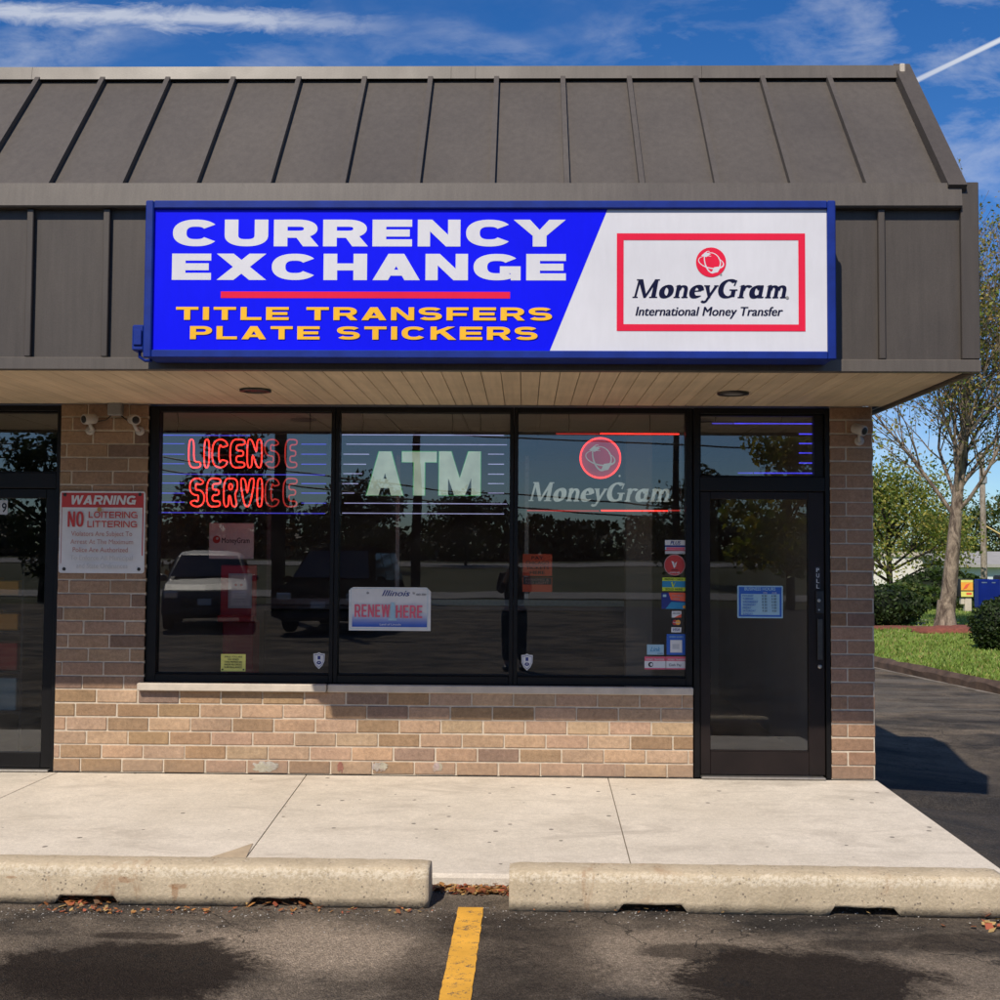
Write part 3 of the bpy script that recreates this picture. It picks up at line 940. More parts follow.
# contrail on the right
ua, va = dirUV(915, 81); ub, vb = dirUV(1000, 40)
sl = (vb - va) / (ub - ua)
dl = mth(wt, 'ABSOLUTE', mth(wt, 'SUBTRACT', V, mth(wt, 'ADD', mth(wt, 'MULTIPLY', mth(wt, 'SUBTRACT', U, ua), sl), va)))
tr_w = mth(wt, 'MULTIPLY', dl, mth(wt, 'ADD', 290.0, mth(wt, 'MULTIPLY', mth(wt, 'SUBTRACT', noise_tex(wt, wmap((1, 1, 1)), 60, 3), 0.5), 60)))
trail = mth(wt, 'MULTIPLY', mth(wt, 'MULTIPLY', ramp(wt, tr_w, [(0.35, 1.0), (0.95, 0.0)]), north), ramp(wt, U, [(0.30, 0.55), (0.40, 0.85)]))
# blue of the clear sky, deepened the way a phone camera renders it
hs = nd(wt, 'ShaderNodeHueSaturation')
hs.inputs['Hue'].default_value = 0.512
hs.inputs['Saturation'].default_value = 1.38
hs.inputs['Value'].default_value = 1.22
lk(wt, sky.outputs[0], hs.inputs['Color'])
cl = mth(wt, 'MAXIMUM', mth(wt, 'MAXIMUM', mth(wt, 'MULTIPLY', streak, 0.60), mth(wt, 'MULTIPLY', cir, 0.55)), trail)
above = ramp(wt, dz, [(0.0, 0.0), (0.12, 1.0)])
cl = mth(wt, 'MULTIPLY', cl, above)
tinted = mixc(wt, 1.0, hs.outputs[0], ramp(wt, dz, [(0.02, (.62, .80, 1.08)), (0.34, (1.0, 1.0, 1.0))]), 'MULTIPLY')
skyc = mixc(wt, cl, tinted, (9.0, 9.2, 9.6))
lk(wt, skyc, bg.inputs['Color'])
lk(wt, bg.outputs[0], wout.inputs['Surface'])

sd = bpy.data.lights.new('sun', 'SUN')
sd.energy = 5.0
sd.angle = R(0.53)
sd.color = (1.0, 0.905, 0.78)
sun = bpy.data.objects.new('sun', sd)
COL.objects.link(sun)
sun.rotation_euler = (-SUN).to_track_quat('-Z', 'Y').to_euler()
sun.location = (0, 0, 30)

scene.view_settings.view_transform = 'Standard'
scene.view_settings.look = 'None'
scene.view_settings.exposure = 0.0
scene.cycles.use_denoising = True
scene.cycles.use_adaptive_sampling = True
scene.cycles.adaptive_threshold = 0.015
scene.cycles.max_bounces = 8
scene.cycles.diffuse_bounces = 4
scene.cycles.glossy_bounces = 4
scene.cycles.transparent_max_bounces = 24
scene.cycles.sample_clamp_indirect = 6.0
scene.cycles.caustics_reflective = False
scene.cycles.caustics_refractive = False
# ================================================================== THE BUILDING
B = empty('store_building', (2.5, 0, 0), 'single storey brick strip shop under a brown standing seam metal mansard', 'building')
B.location = (0, 0, 0)
XL = -7.2                                   # how far the row of shops is built to the left
WX = lambda px, py=600, Y=0.0: onY(px, py, Y)[0]
WZ = lambda py, px=500, Y=0.0: onY(px, py, Y)[1]
x_ldoor = WX(57); x_win0 = WX(146, 550); x_win1 = WX(693, 550); x_d0 = WX(694, 600); x_d1 = WX(831, 600); x_pier1 = WX(874.5, 600)
z_sill = WZ(684.5, 420); z_head = WZ(406.5, 420)
z_soff = z_head + 0.012
CH, BL, MJ = 0.1016, 0.3048, 0.011


def brick_col(rr, rough_p=0.2):
    base = Vector((0.415, 0.278, 0.182))
    k = rr.random()
    if k < rough_p: base = Vector((0.315, 0.205, 0.118))
    elif k < rough_p + 0.1: base = Vector((0.265, 0.180, 0.130))
    elif k < rough_p + 0.22: base = Vector((0.425, 0.295, 0.185))
    b = base * rr.uniform(0.88, 1.10)
    return (b.x * rr.uniform(.97, 1.03), b.y, b.z * rr.uniform(.95, 1.05))


def bricks(mb, x0, x1, z0, z1, shift, rr, rough_p=0.2, tint=None, y0=0.0, y1=0.095):
    n = int(round((z1 - z0) / CH))
    ch = (z1 - z0) / n
    for r_ in range(n):
        za = z0 + r_ * ch + MJ * .5; zb = z0 + (r_ + 1) * ch - MJ * .5
        x = x0 - (shift[r_ % len(shift)]) * BL
        while x < x1 - 0.01:
            a = max(x, x0); b = min(x + BL, x1)
            x += BL
            if b - a < 0.03: continue
            c = brick_col(rr, rough_p)
            if tint: c = tuple(c[i] * tint[i] for i in range(3))
            ja = MJ * .5 if a > x0 + 1e-4 else 0.0
            jb = MJ * .5 if b < x1 - 1e-4 else 0.0
            yo = rr.uniform(-.0022, .0022)
            g_ = [rr.uniform(-.0018, .0018) for _ in range(4)]
            mb.box(a + ja + (g_[0] if ja else 0), y0 + yo, za + g_[1], b - jb + (g_[2] if jb else 0), y1, zb + g_[3], 0, c, rr.uniform(.003, .0055))


rb = random.Random(21)
# wall under the windows + pier with the warning sign: one brick wall
mb = MB()
bricks(mb, x_ldoor, x_win1, 0.0, z_sill - 0.055, (0.35, 0.85, 0.22, 0.72, 0.5, 0.0), rb, 0.22)
bricks(mb, x_ldoor, x_win0, z_sill - 0.055, z_soff, (0.35, 0.85, 0.22, 0.72), rb, 0.04, (0.74, 0.72, 0.72))  # canopy shade painted in: bricks above the sill tinted darker
for (px, py, w, col) in ((268, 767, .13, (.52, .46, .42)), (381, 767, .07, (.50, .42, .36)), (437, 767, .05, (.45, .38, .34)), (341, 766, .03, (.33, .12, .08))):
    x, z = onY(px, py, 0)                   # old paint left on the lowest course
    for q_ in range(4):
        cx_, cz_ = x + rb.uniform(-.5, .5) * w, z + rb.uniform(-.012, .012)
        pp = [(cx_ + math.cos(k * .2856) * w * .55 * (.45 + .55 * rb.random()), -.0032 - q_ * .0002, max(.012, min(.093, cz_ + math.sin(k * .2856) * .045 * (.35 + .65 * rb.random())))) for k in range(22)]
        mb.add(pp, [list(range(22))], 0, tuple(v_ * rb.uniform(.85, 1.05) for v_ in col))
mb.box(x_ldoor, .007, 0.001, x_win1, .30, z_sill - 0.057, 1)
mb.box(x_ldoor, .007, z_sill - 0.057, x_win0, .30, z_soff, 1)
mb.build('brick_wall', [M['brick'], M['mortar']], B)
mb = MB()
bricks(mb, x_d1, x_pier1, 0.0, z_soff, (0.0, 0.62), rb, 0.05, (0.78, 0.71, 0.71))  # pier bricks tinted darker to carry the shade under the canopy
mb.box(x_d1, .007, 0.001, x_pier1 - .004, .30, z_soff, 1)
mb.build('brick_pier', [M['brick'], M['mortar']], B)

# side and rear walls, flat roof deck
mb = MB()
mb.box(x_pier1 - .2, .31, 0, x_pier1, 12, 3.9); mb.box(XL, 11.8, 0, x_pier1 - .2, 12, 3.9); mb.box(XL - .2, .0, 0, XL, 12, 3.9)
mb.box(XL, .31, 3.7, x_pier1 - .2, 11.8, 3.9)
mb.build('outer_wall', M['mortar'], B)

# window sills (two cast lengths, the left one prouder)
mb = MB(); mb.box(WX(139, 687), -.052, z_sill - .057, WX(327, 687), .02, z_sill - .002, bev=.006); mb.build('window_sill', M['stone'], B)
mb = MB(); mb.box(WX(327.6, 687), -.022, z_sill - .061, WX(693, 687), .02, z_sill - .004, bev=.006); mb.build('window_sill', M['stone'], B)

# three display windows
GY = 0.075
xs_m = [x_win0, WX(333.5, 550), WX(513.5, 550), x_win1]
zt, zb = z_head, z_sill


def framed(mb, x0, z0, x1, z1, l, r_, t, b, y0=.03, y1=.12, bev=.003, mi=0):
    mb.box(x0, y0, z0, x0 + l, y1, z1, mi, None, bev); mb.box(x1 - r_, y0, z0, x1, y1, z1, mi, None, bev)
    mb.box(x0 + l, y0 + .002, z1 - t, x1 - r_, y1, z1, mi, None, bev); mb.box(x0 + l, y0 + .002, z0, x1 - r_, y1, z0 + b, mi, None, bev)


def pane(parent, x0, z0, x1, z1, y, m='glass'):
    mb = MB(); mb.add([(x0, y, z0), (x1, y, z0), (x1, y, z1), (x0, y, z1)], [[0, 1, 2, 3]])
    return mb.build('pane', M[m], parent, fixn=False)


for i in range(3):
    a, b = xs_m[i] + (.0012 if i else 0), xs_m[i + 1] - (.0012 if i < 2 else 0)
    l = .075 if i == 0 else .030; r_ = .048 if i == 2 else .030
    mb = MB(); framed(mb, a, zb, b, zt, l, r_, .04, .058)
    mb.box(a + l + .001, .05, zb + .058, b - r_ - .001, .066, zb + .07, 0, None, .002)
    w = mb.build('window', M['bronze'], B)
    pane(w, a + l, zb + .058, b - r_, zt - .04, GY)

# entrance: transom light over a glazed door
zdh = WZ(477, 760); zdl = WZ(491, 760)
mb = MB()
jw = .045
mb.box(x_d0 + .0015, .012, 0, x_d0 + jw, .13, zt, 0, None, .003); mb.box(x_d1 - .034, .012, 0, x_d1 - .001, .13, zt, 0, None, .003)
mb.box(x_d0 + jw, .016, zt - .042, x_d1 - .034, .13, zt, 0, None, .003)
mb.box(x_d0 + jw, .016, zdl, x_d1 - .034, .13, zdh, 0, None, .003)
w = mb.build('door_frame', M['bronze'], B)
mb = MB(); framed(mb, x_d0 + jw + .001, zdh + .001, x_d1 - .035, zt - .043, .012, .07, .012, .012, .045, .11)
w = mb.build('transom_window', M['bronze'], B)
pane(w, x_d0 + jw + .012, zdh + .012, x_d1 - .105, zt - .055, GY)
dx0, dx1 = x_d0 + jw + .004, x_d1 - .037
mb = MB()
sl_, sr_ = .075, .118
ztop, zbot = zdl - .004, .022
zg0 = WZ(753, 760); zg1 = WZ(499, 760)
mb.box(dx0, .035, zbot, dx0 + sl_, .085, ztop, 0, None, .004); mb.box(dx1 - sr_, .035, zbot, dx1, .085, ztop, 0, None, .004)
mb.box(dx0 + sl_, .037, zg1, dx1 - sr_, .083, ztop, 0, None, .003); mb.box(dx0 + sl_, .037, zbot, dx1 - sr_, .083, zg0, 0, None, .003)
mb.box(dx0 + sl_ + .001, .048, zg0, dx1 - sr_ - .001, .056, zg0 + .012, 0, None, .002)
door = mb.build('door', M['door_bronze'], B)
pane(door, dx0 + sl_, zg0, dx1 - sr_, zg1, .062, 'glass_door')
hx = WX(820.5, 640)
mb = MB(); mb.box(hx - .019, .006, WZ(660, 820), hx + .019, .012, WZ(619, 820), 0, None, .002)
for zz in (WZ(657, 820), WZ(622, 820)): mb.box(hx - .012, .012, zz - .012, hx + .012, .034, zz + .012, 0, None, .002)
mb.build('handle', M['steel_dark'], door)
mb = MB(); mb.box(hx - .026, .016, WZ(613.5, 820), hx + .032, .034, WZ(591, 820), 0, None, .003)
mb.lathe([(.013, 0), (.013, .006), (.009, .009)], (hx - .006, .016, WZ(600.5, 820)), (0, -1, 0), 16, 1)
mb.lathe([(.006, 0), (.006, .004)], (hx - .006, .016, WZ(610, 820)), (0, -1, 0), 12, 1)
mb.build('lock', [M['black'], M['alu']], door)
mb = MB(); mb.lathe([(.016, 0), (.016, .007), (.010, .010)], (hx + .003, .035, WZ(667, 820)), (0, -1, 0), 16); mb.build('lock_cylinder', M['alu'], door)
mb = MB(); mb.box(x_d0 + .05, -.03, 0.001, x_d1 - .05, .12, .016, 0, None, .005); mb.build('threshold', M['alu'], B)

# neighbouring shop entrance at the far left
lx1 = x_ldoor - .002
mb = MB()
zlh = WZ(472.5, 30); zll = WZ(488, 30)
mb.box(lx1 - .03, .012, 0, lx1, .13, zt, 0, None, .003); mb.box(-4.6, .016, zt - .04, lx1 - .03, .13, zt, 0, None, .003)
mb.box(-4.6, .016, zll, lx1 - .03, .13, zlh, 0, None, .003); mb.box(-4.66, .012, 0, -4.6, .13, zt, 0, None, .003)
mb.build('door_frame', M['bronze'], B)
mb = MB(); framed(mb, -4.6, zlh + .001, lx1 - .031, zt - .041, .02, .012, .012, .012, .045, .11)
w = mb.build('transom_window', M['bronze'], B); pane(w, -4.58, zlh + .012, lx1 - .043, zt - .053, GY)
mb = MB(); framed(mb, -4.59, .022, lx1 - .034, zll - .004, .1, .075, .07, .11, .035, .085, .004)
d2 = mb.build('door', M['bronze'], B); pane(d2, -4.49, .132, lx1 - .109, zll - .074, .062)
mb = MB(); mb.box(-4.6, -.02, .001, lx1 - .03, .12, .014, 0, None, .004); mb.build('threshold', M['alu'], B)
mb = MB()
bricks(mb, XL, -4.66, 0, z_soff, (0.1, .6), rb, .1); mb.box(XL, .007, .001, -4.661, .30, z_soff, 1)
mb.build('brick_pier', [M['brick'], M['mortar']], B)

# ------------------------------------------------------------------ canopy: soffit, fascia, mansard
FY = -1.76                                  # face of the fascia
x_fr = onY(977, 300, FY)[0]                 # right end of the fascia
z_f0 = onY(560, 372, FY)[1]; z_f1 = onY(560, 359.5, FY)[1]
z_b0 = onY(500, 210, FY)[1]; z_b1 = onY(500, 185.5, FY)[1]
mb = MB()
x = XL
i = 0
while x < x_fr - .02:
    k = rb.uniform(.92, 1.06)
    e = min(x + .1195, x_fr - .02)
    mb.box(x + .002, FY + .012, z_soff, e - .002, -.002 if x < x_pier1 else .3, z_soff + .012, 0, (.66 * k, .53 * k, .37 * k), .0025)
    x += .1195; i += 1
mb.box(XL, FY + .012, z_soff + .0125, x_fr - .02, -.01, z_soff + .03, 1)
mb.build('soffit', [M['soffit'], M['black']], B)
RT, RZ = -0.80, 0.0                          # top of the slope: y, z
zt_top = onY(560, 76, RT)[1]
# fascia sheet with batten seams and its lower edge trim
mb = MB()
mb.box(XL, FY, z_f0 + .05, x_fr - .012, FY + .03, z_b0 + .02, 0)
mb.box(x_fr - .03, FY + .03, z_f0 + .02, x_fr, .35, z_b0 + .02, 0)
mb.box(XL, FY + .031, z_f0 + .04, XL + .02, 0, z_b0, 0)
bx0 = onY(107, 290, FY)[0]
bs = (onY(880.5, 290, FY)[0] - bx0) / 10.0
for k in range(-12, 12):
    x = bx0 + k * bs
    if XL < x < x_fr - .15: mb.box(x - .019, FY - .034, z_f1 + .004, x + .019, FY - .0005, z_b0 - .004, 0, None, .004)
mb.box(x_fr - .1, FY - .034, z_f1 + .004, x_fr + .004, FY - .0005, z_b1 + .01, 0, None, .004)
mb.build('fascia', M['fascia'], B)
mb = MB()
mb.box(XL, FY - .040, z_f0, x_fr + .006, FY + .012, z_f1, 0, None, .004)
mb.box(x_fr - .02, FY + .0125, z_f0, x_fr + .006, .36, z_f1, 0, None, .004)
mb.prism([(FY - .052, z_b0), (FY - .062, z_b0 + .01), (FY - .048, z_b1), (FY + .04, z_b1 + .012), (FY + .04, z_b0)], XL, x_fr - .1005, 'X')
mb.prism([(FY - .002, z_b0), (FY - .002, z_b1), (.36, z_b1 + .01), (.36, z_b0)], x_fr - .02, x_fr + .003, 'X')
mb.build('edge_trim', M['trim'], B)
# mansard slope with standing seams
mb = MB()
y0_, z0_ = FY + .02, z_b1 - .004
y1_, z1_ = RT, zt_top
L_ = math.hypot(y1_ - y0_, z1_ - z0_)
ty, tz = (y1_ - y0_) / L_, (z1_ - z0_) / L_
ny, nz = -tz, ty
xr_in = x_fr - .175


def slope_bar(x0, x1, h0, h1, s0=0.0, s1=1.0):
    q = []
    for s_, h_ in ((s0, h0), (s1, h0), (s1, h1), (s0, h1)):
        q.append((y0_ + ty * L_ * s_ + ny * h_, z0_ + tz * L_ * s_ + nz * h_))
    mb.prism(q, x0, x1, 'X')


slope_bar(XL, xr_in, -.03, 0)
sx0 = onY(121, 184, FY)[0]
sxs = (onY(868, 187, FY)[0] - sx0) / 10.0
for k in range(-12, 12):
    x = sx0 + k * sxs
    if XL < x < xr_in - .2: slope_bar(x - .016, x + .016, .0005, .040, -.035, .985)
mb.prism([(y0_, z0_), (y1_, z1_), (RT + .35, z1_ + .02), (.4, z0_)], xr_in - .01, x_fr - .082, 'X')
mb.build('roof', M['roof'], B)
mb = MB(); slope_bar(xr_in - .006, x_fr - .074, .0005, .06, -.05, 1.03); mb.build('rake_trim', M['fascia'], B)
mb = MB()
zc0, zc1 = onY(560, 78.5, RT - .06)[1], onY(560, 66.5, RT - .06)[1]
xa = XL
for xb in (onY(-3, 65, RT)[0], onY(37, 65, RT)[0], onY(452, 65, RT)[0], onY(476, 65, RT)[0], onY(700, 65, RT)[0], x_fr - .115):
    mb.prism([(RT - .075, zc0), (RT - .085, zc0 - .008), (RT - .07, zc1), (RT + .3, zc1 + .03), (RT + .3, zc0)], xa + .001, xb - .001, 'X')
    xa = xb
mb.build('roof_cap', M['trim'], B)
mb = MB(); mb.box(x_fr - .160, RT - .089, zc0 + .025, x_fr - .125, RT - .03, zc1 + .006, 0, None, .006); mb.build('cap_end', M['stone'], B)

# ------------------------------------------------------------------ inside
mb = MB()
mb.box(x_ldoor + .1, .31, -.02, x_pier1 - .21, 5.2, 0.0)
mb.box(XL, .31, -.02, x_ldoor + .099, 5.2, 0.0)
mb.build('interior_floor', M['interior_floor'], B)
mb = MB()
mb.box(XL, 5.2, 0, x_pier1 - .21, 5.3, 2.9)
mb.box(x_ldoor + .03, .31, 0, x_ldoor + .13, 5.19, 2.8)
mb.box(x_pier1 - .29, .31, 0, x_pier1 - .215, 5.19, 2.8)
mb.box(onY(626, 600, 1.7)[0], 1.7, 0, onY(652, 600, 1.7)[0], 1.9, 2.8)
mb.build('interior_wall', M['interior_wall'], B)
mb = MB()
x = XL
while x < 2.3:
    y = .31
    while y < 5.1:
        mb.box(x + .006, y + .006, z_head + .01, min(x + .604, 2.28), min(y + .604, 5.19), z_head + .03)
        y += .61
    x += .61
mb.box(XL, .30, z_head + .032, 2.3, 5.2, z_head + .06)
mb.build('interior_ceiling', M['ceiling_tile'], B)
# ================================================================== THE BIG SIGN
def sign_face_mat(name, col, rough=0.35):
    m, nt, out = new_mat(name)
    v = coords(nt)
    n = noise_tex(nt, v, 1.1, 4, 0.6); n2 = noise_tex(nt, coords(nt, (9, 9, 2)), 3.0, 6, 0.7)
    f = mixc(nt, 1.0, ramp(nt, n, [(0.3, 0.93), (0.7, 1.05)]), ramp(nt, n2, [(0.3, 0.965), (0.8, 1.03)]), 'MULTIPLY')
    principled(nt, out, mixc(nt, 1.0, col, f, 'MULTIPLY'), rough, 0, bump(nt, n, 0.08, 0.01), 0.12)
    return m


M['s_blue'] = sign_face_mat('sign_blue', (0.004, 0.006, 0.80))
M['s_white'] = sign_face_mat('sign_white', (0.63, 0.63, 0.66))
M['s_red'] = sign_face_mat('sign_red', (0.72, 0.018, 0.055))
M['s_yellow'] = sign_face_mat('sign_yellow', (0.86, 0.47, 0.035))
M['s_navy'] = sign_face_mat('sign_navy', (0.008, 0.009, 0.035))
M['s_shadow'] = sign_face_mat('sign_dark_blue', (0.002, 0.003, 0.16))
M['s_frame'] = simple('sign_frame_blue', (0.006, 0.024, 0.20), 0.5, 0, 0.25, 7, 0.15, 160, 0.2)

SY = FY - 0.27
def S(px, py): return onY(px, py, SY)
sx0_ = (S(146, 200)[0] + S(143, 354)[0]) / 2; sx1_ = S(836, 280)[0]
sz1_ = S(490, 200.5)[1]; sz0_ = S(490, 358.5)[1]
sign = empty('storefront_sign', ((sx0_ + sx1_) / 2, SY, sz0_), 'large blue and white currency exchange sign box mounted on the brown fascia', 'sign')
sign.location = (0, 0, 0)
mb = MB()
ft = .046
mb.box(sx0_ + .006, SY + .03, sz0_ + .006, sx1_ - .006, FY - .036, sz1_ - .006, 0, None, .006)
framed(mb, sx0_, sz0_, sx1_, sz1_, ft, ft, ft, ft, SY - .004, SY + .029, .006)
for px in (430,):
    pass
mb.build('sign_frame', M['s_frame'], sign)
fx0, fx1, fz0, fz1 = sx0_ + ft, sx1_ - ft, sz0_ + ft, sz1_ - ft
mb = MB(); fc = Face(mb, SY + .020)
dxt, dxb = S(608, 209)[0], S(549, 353)[0]
tt = (fz1 - S(608, 209)[1]) / (S(549, 353)[1] - S(608, 209)[1])
dxt2 = dxt + (dxb - dxt) * tt
fc.rect(fx0 - .01, fz0 - .01, fx1 + .01, fz1 + .01, 1)
fc.step = .0012
fc.piece([(fx0 - .008, fz0 - .008), (dxb, fz0 - .008), (dxt2, fz1 + .008), (fx0 - .008, fz1 + .008)], 0)
mb.build('sign_face', [M['s_blue'], M['s_white']], sign)
# lettering
mb = MB(); fc = Face(mb, SY + .0178, .00003)
wid = dict(C=1.56, U=1.47, R=1.47, E=1.33, N=1.43, Y=1.62, X=1.68, H=1.47, A=1.59, G=1.58, T=1.42, L=1.26, S=1.42, F=1.30, P=1.38, K=1.56)
z, zz = S(370, 245.6)[1], S(370, 218.8)[1]
sans_line(fc, 'CURRENCY', S(172, 233)[0], S(567, 233)[0], z, zz - z, wid, .46, .265, .19, .5, 0)
fc.level()
z, zz = S(370, 279.4)[1], S(370, 253.0)[1]
sans_line(fc, 'EXCHANGE', S(171, 267)[0], S(566, 267)[0], z, zz - z, wid, .46, .265, .19, .5, 0)
fc.rect(S(220, 293)[0], S(365, 297.6)[1], S(510, 294)[0], S(365, 291.0)[1], 1)
widy = dict(wid); widy.update(T=1.46, L=1.36, E=1.48, R=1.52, A=1.62, N=1.5, S=1.5, F=1.42, P=1.46, K=1.62, C=1.6)
for s, pa, pb, y0, y1 in (('TITLE TRANSFERS', 175, 552, 319.6, 306.6), ('PLATE STICKERS', 189, 537.5, 339.0, 325.9)):
    z, zz = S(365, y0)[1], S(365, y1)[1]
    o = .0045
    fc.level(.0)
    sans_line(fc, s, S(pa, y0)[0] + o, S(pb, y0)[0] + o, z - o, zz - z, widy, .40, .215, .30, .85, 3)
for s, pa, pb, y0, y1 in (('TITLE TRANSFERS', 175, 552, 319.6, 306.6), ('PLATE STICKERS', 189, 537.5, 339.0, 325.9)):
    z, zz = S(365, y0)[1], S(365, y1)[1]
    fc.level(.0016)
    sans_line(fc, s, S(pa, y0)[0], S(pb, y0)[0], z, zz - z, widy, .40, .215, .30, .85, 2)
mb.build('lettering', [M['s_white'], M['s_red'], M['s_yellow'], M['s_shadow']], sign)
mb = MB(); fc = Face(mb, SY + .0178, .00003)
bx0_, bx1_ = S(617, 280)[0], S(806, 280)[0]
bz1_, bz0_ = S(712, 232.5)[1], S(712, 330.5)[1]
fc.frame(bx0_, bz0_, bx1_, bz1_, .0385, 1)
gx, gz = S(711.5, 261.5)
globe(fc, gx, gz, .085, 1, 0)
fc.disc(S(721.5, 273)[0], S(721.5, 273.8)[1], .006, 3, n=12)
fc.level()
z, zz = S(712, 297.2)[1], S(712, 278.6)[1]
serif_line(fc, 'MoneyGram', S(633, 290)[0], S(790, 290)[0], z, zz - z, 2, None, .20)
fc.disc(S(788, 297)[0], S(788, 297)[1], .009, 3, n=14)
fc.level()
z, zz = S(710, 315)[1], S(710, 306.2)[1]
fc.text('International Money Transfer', S(636, 310)[0], z, zz - z, S(783.5, 310)[0] - S(636, 310)[0], 2, None, .0, .22, fat=.035)
mb.build('emblem', [M['s_white'], M['s_red'], M['s_navy'], M['grey_box']], sign)
# electrical disconnect box on the left end
mb = MB()
xa, xb = S(129, 335)[0], S(141, 335)[0]
za, zb_ = S(135, 349)[1], S(135, 323)[1]
mb.box(xa, SY + .05, za, xb, SY + .13, zb_, 0, None, .008)
mb.box(xa + .01, SY + .04, za + .03, xb - .01, SY + .05, zb_ - .03, 0, None, .004)
mb.tube([(xb - .01, SY + .09, (za + zb_) / 2), (sx0_ + .02, SY + .09, (za + zb_) / 2)], .013, 8)
mb.tube([((xa + xb) / 2, SY + .09, za + .01), ((xa + xb) / 2, SY + .09, za - .03), ((xa + xb) / 2 + .03, SY + .10, za - .05), (sx0_ + .02, SY + .10, za - .05)], .010, 8)
mb.build('switch_box', M['s_frame'], sign)

# ================================================================== NEON SIGNS behind the glass
NY = 0.20
def N(px, py): return onY(px, py, NY)
M['n_red'] = emit('neon_red', (1.0, 0.035, 0.025), 3.6, (0.2, 0.02, 0.02))
M['n_red_mid'] = emit('neon_red_weak', (1.0, 0.06, 0.05), .55, (0.2, 0.05, 0.05))
M['n_red_dim'] = emit('neon_red_failing', (1.0, 0.12, 0.10), 0.26, (0.3, 0.1, 0.1))
M['n_blue'] = emit('neon_blue', (0.10, 0.09, 1.0), .9, (0.05, 0.05, 0.2))
M['n_blue_hi'] = emit('neon_blue_strong', (0.08, 0.07, 1.0), 1.5, (0.05, 0.05, 0.2))
M['n_white'] = emit('neon_pale_violet', (0.55, 0.55, 1.0), .75, (0.2, 0.2, 0.3))
M['n_green'] = emit('neon_green', (0.10, 0.9, 0.22), .35, (0.05, 0.2, 0.08))
M['n_face'] = emit('lit_letter_face', (0.82, 1.0, 0.82), 0.42, (0.6, 0.64, 0.6))
M['n_pink'] = emit('neon_pink_disc', (1.0, 0.10, 0.20), 0.26, (0.35, 0.04, 0.08))
M['n_silver'] = emit('faint_glow_letter_face', (0.85, 0.95, 0.90), 0.30, (0.5, 0.52, 0.5))  # silver letters get a faint added glow of their own


NEON = {
    'L': [[(0, 0), (1, 0), (1, .2), (.42, .2), (.42, 1), (0, 1)]],
    'I': [[(0, 0), (1, 0), (1, 1), (0, 1)]],
    'E': [[(0, 0), (1, 0), (1, .19), (.42, .19), (.42, .41), (.9, .41), (.9, .6), (.42, .6), (.42, .81), (1, .81), (1, 1), (0, 1)]],
    'N': [[(0, 0), (.34, 0), (.34, .56), (.68, 0), (1, 0), (1, 1), (.66, 1), (.66, .44), (.32, 1), (0, 1)]],
    'V': [[(0, 1), (.36, 1), (.5, .34), (.64, 1), (1, 1), (.68, 0), (.32, 0)]],
    'R': [[(0, 0), (.37, 0), (.37, .42), (.48, .42), (.62, 0), (1, 0), (.82, .45), (1, .60), (1, .88), (.82, 1), (0, 1)], [(.38, .60), (.58, .60), (.64, .70), (.58, .81), (.38, .81)]],
}


def neon_outline(ch):
    if ch in NEON: return NEON[ch]
    if ch == 'C': st = nib(se_arc(.5, .5, .5 - .2, .5 - .1, 32, 328, 26, 2.6), .2, .1)
    else: st = sans('S', 1.0, .40, .19)[0]
    return [st[1] + st[2][::-1]]


def neon_letter(mb, ch, x0, x1, z0, z1, mi, y, r=.0055, bold=.043):
    lps = neon_outline(ch)
    xs = [p[0] for l in lps for p in l]; ys = [p[1] for l in lps for p in l]
    ax, bx, ay_, by_ = min(xs), max(xs), min(ys), max(ys)
    for l in lps:
        pts = [(x0 + (px - ax) / (bx - ax) * (x1 - x0), y, z0 + (py - ay_) / (by_ - ay_) * (z1 - z0)) for px, py in l]
        # even out and round the corners of the bent tube
        for _ in range(2):
            q = []
            for i in range(len(pts)):
                a, b = Vector(pts[i]), Vector(pts[(i + 1) % len(pts)])
                if (b - a).length > .012:
                    q += [tuple(a + (b - a) * .22), tuple(a + (b - a) * .78)]
                else:
                    q += [tuple((a + b) / 2)]
            pts = q
        mb.tube(pts, r, 6, mi, None, True)


def hang(name_parent, xs_, z0, y):
    for x in xs_:
        mb = MB()
        mb.tube([(x, y, z0), (x + .004, y + .006, (z0 + z_head) / 2), (x - .003, y, z_head + .012)], .0035, 5)
        mb.build('hanging_chain', M['black'], name_parent)


# LICENSE SERVICE
t = empty('neon_sign', (0, 0, 0), 'red outline neon license service sign between blue neon bars', 'neon sign')
mb = MB()
LW = [(188.5, 201), (204, 209.5), (212, 228), (230, 245), (247, 262), (264.5, 279.5), (285, 297)]
for ch, (a, b), mi in zip('LICENSE', LW, (0, 0, 0, 0, 0, 1, 1)):
    xa, z0 = N(a, 467.5); xb, z1 = N(b, 439.5)
    neon_letter(mb, ch, xa, xb, z0, z1, mi, NY)
SW = [(189.5, 204.5), (206.5, 220.5), (223.5, 237.5), (239.5, 255), (257, 262.5), (265, 279.5), (283, 297)]
for ch, (a, b), mi in zip('SERVICE', SW, (0, 0, 0, 0, 0, 1, 1)):
    xa, z0 = N(a, 506.5); xb, z1 = N(b, 478.5)
    neon_letter(mb, ch, xa, xb, z0, z1, mi, NY)
mb.build('neon_lettering', [M['n_red'], M['n_red_mid'], M['n_red_dim'], M['n_red_mid']], t)
mb = MB()
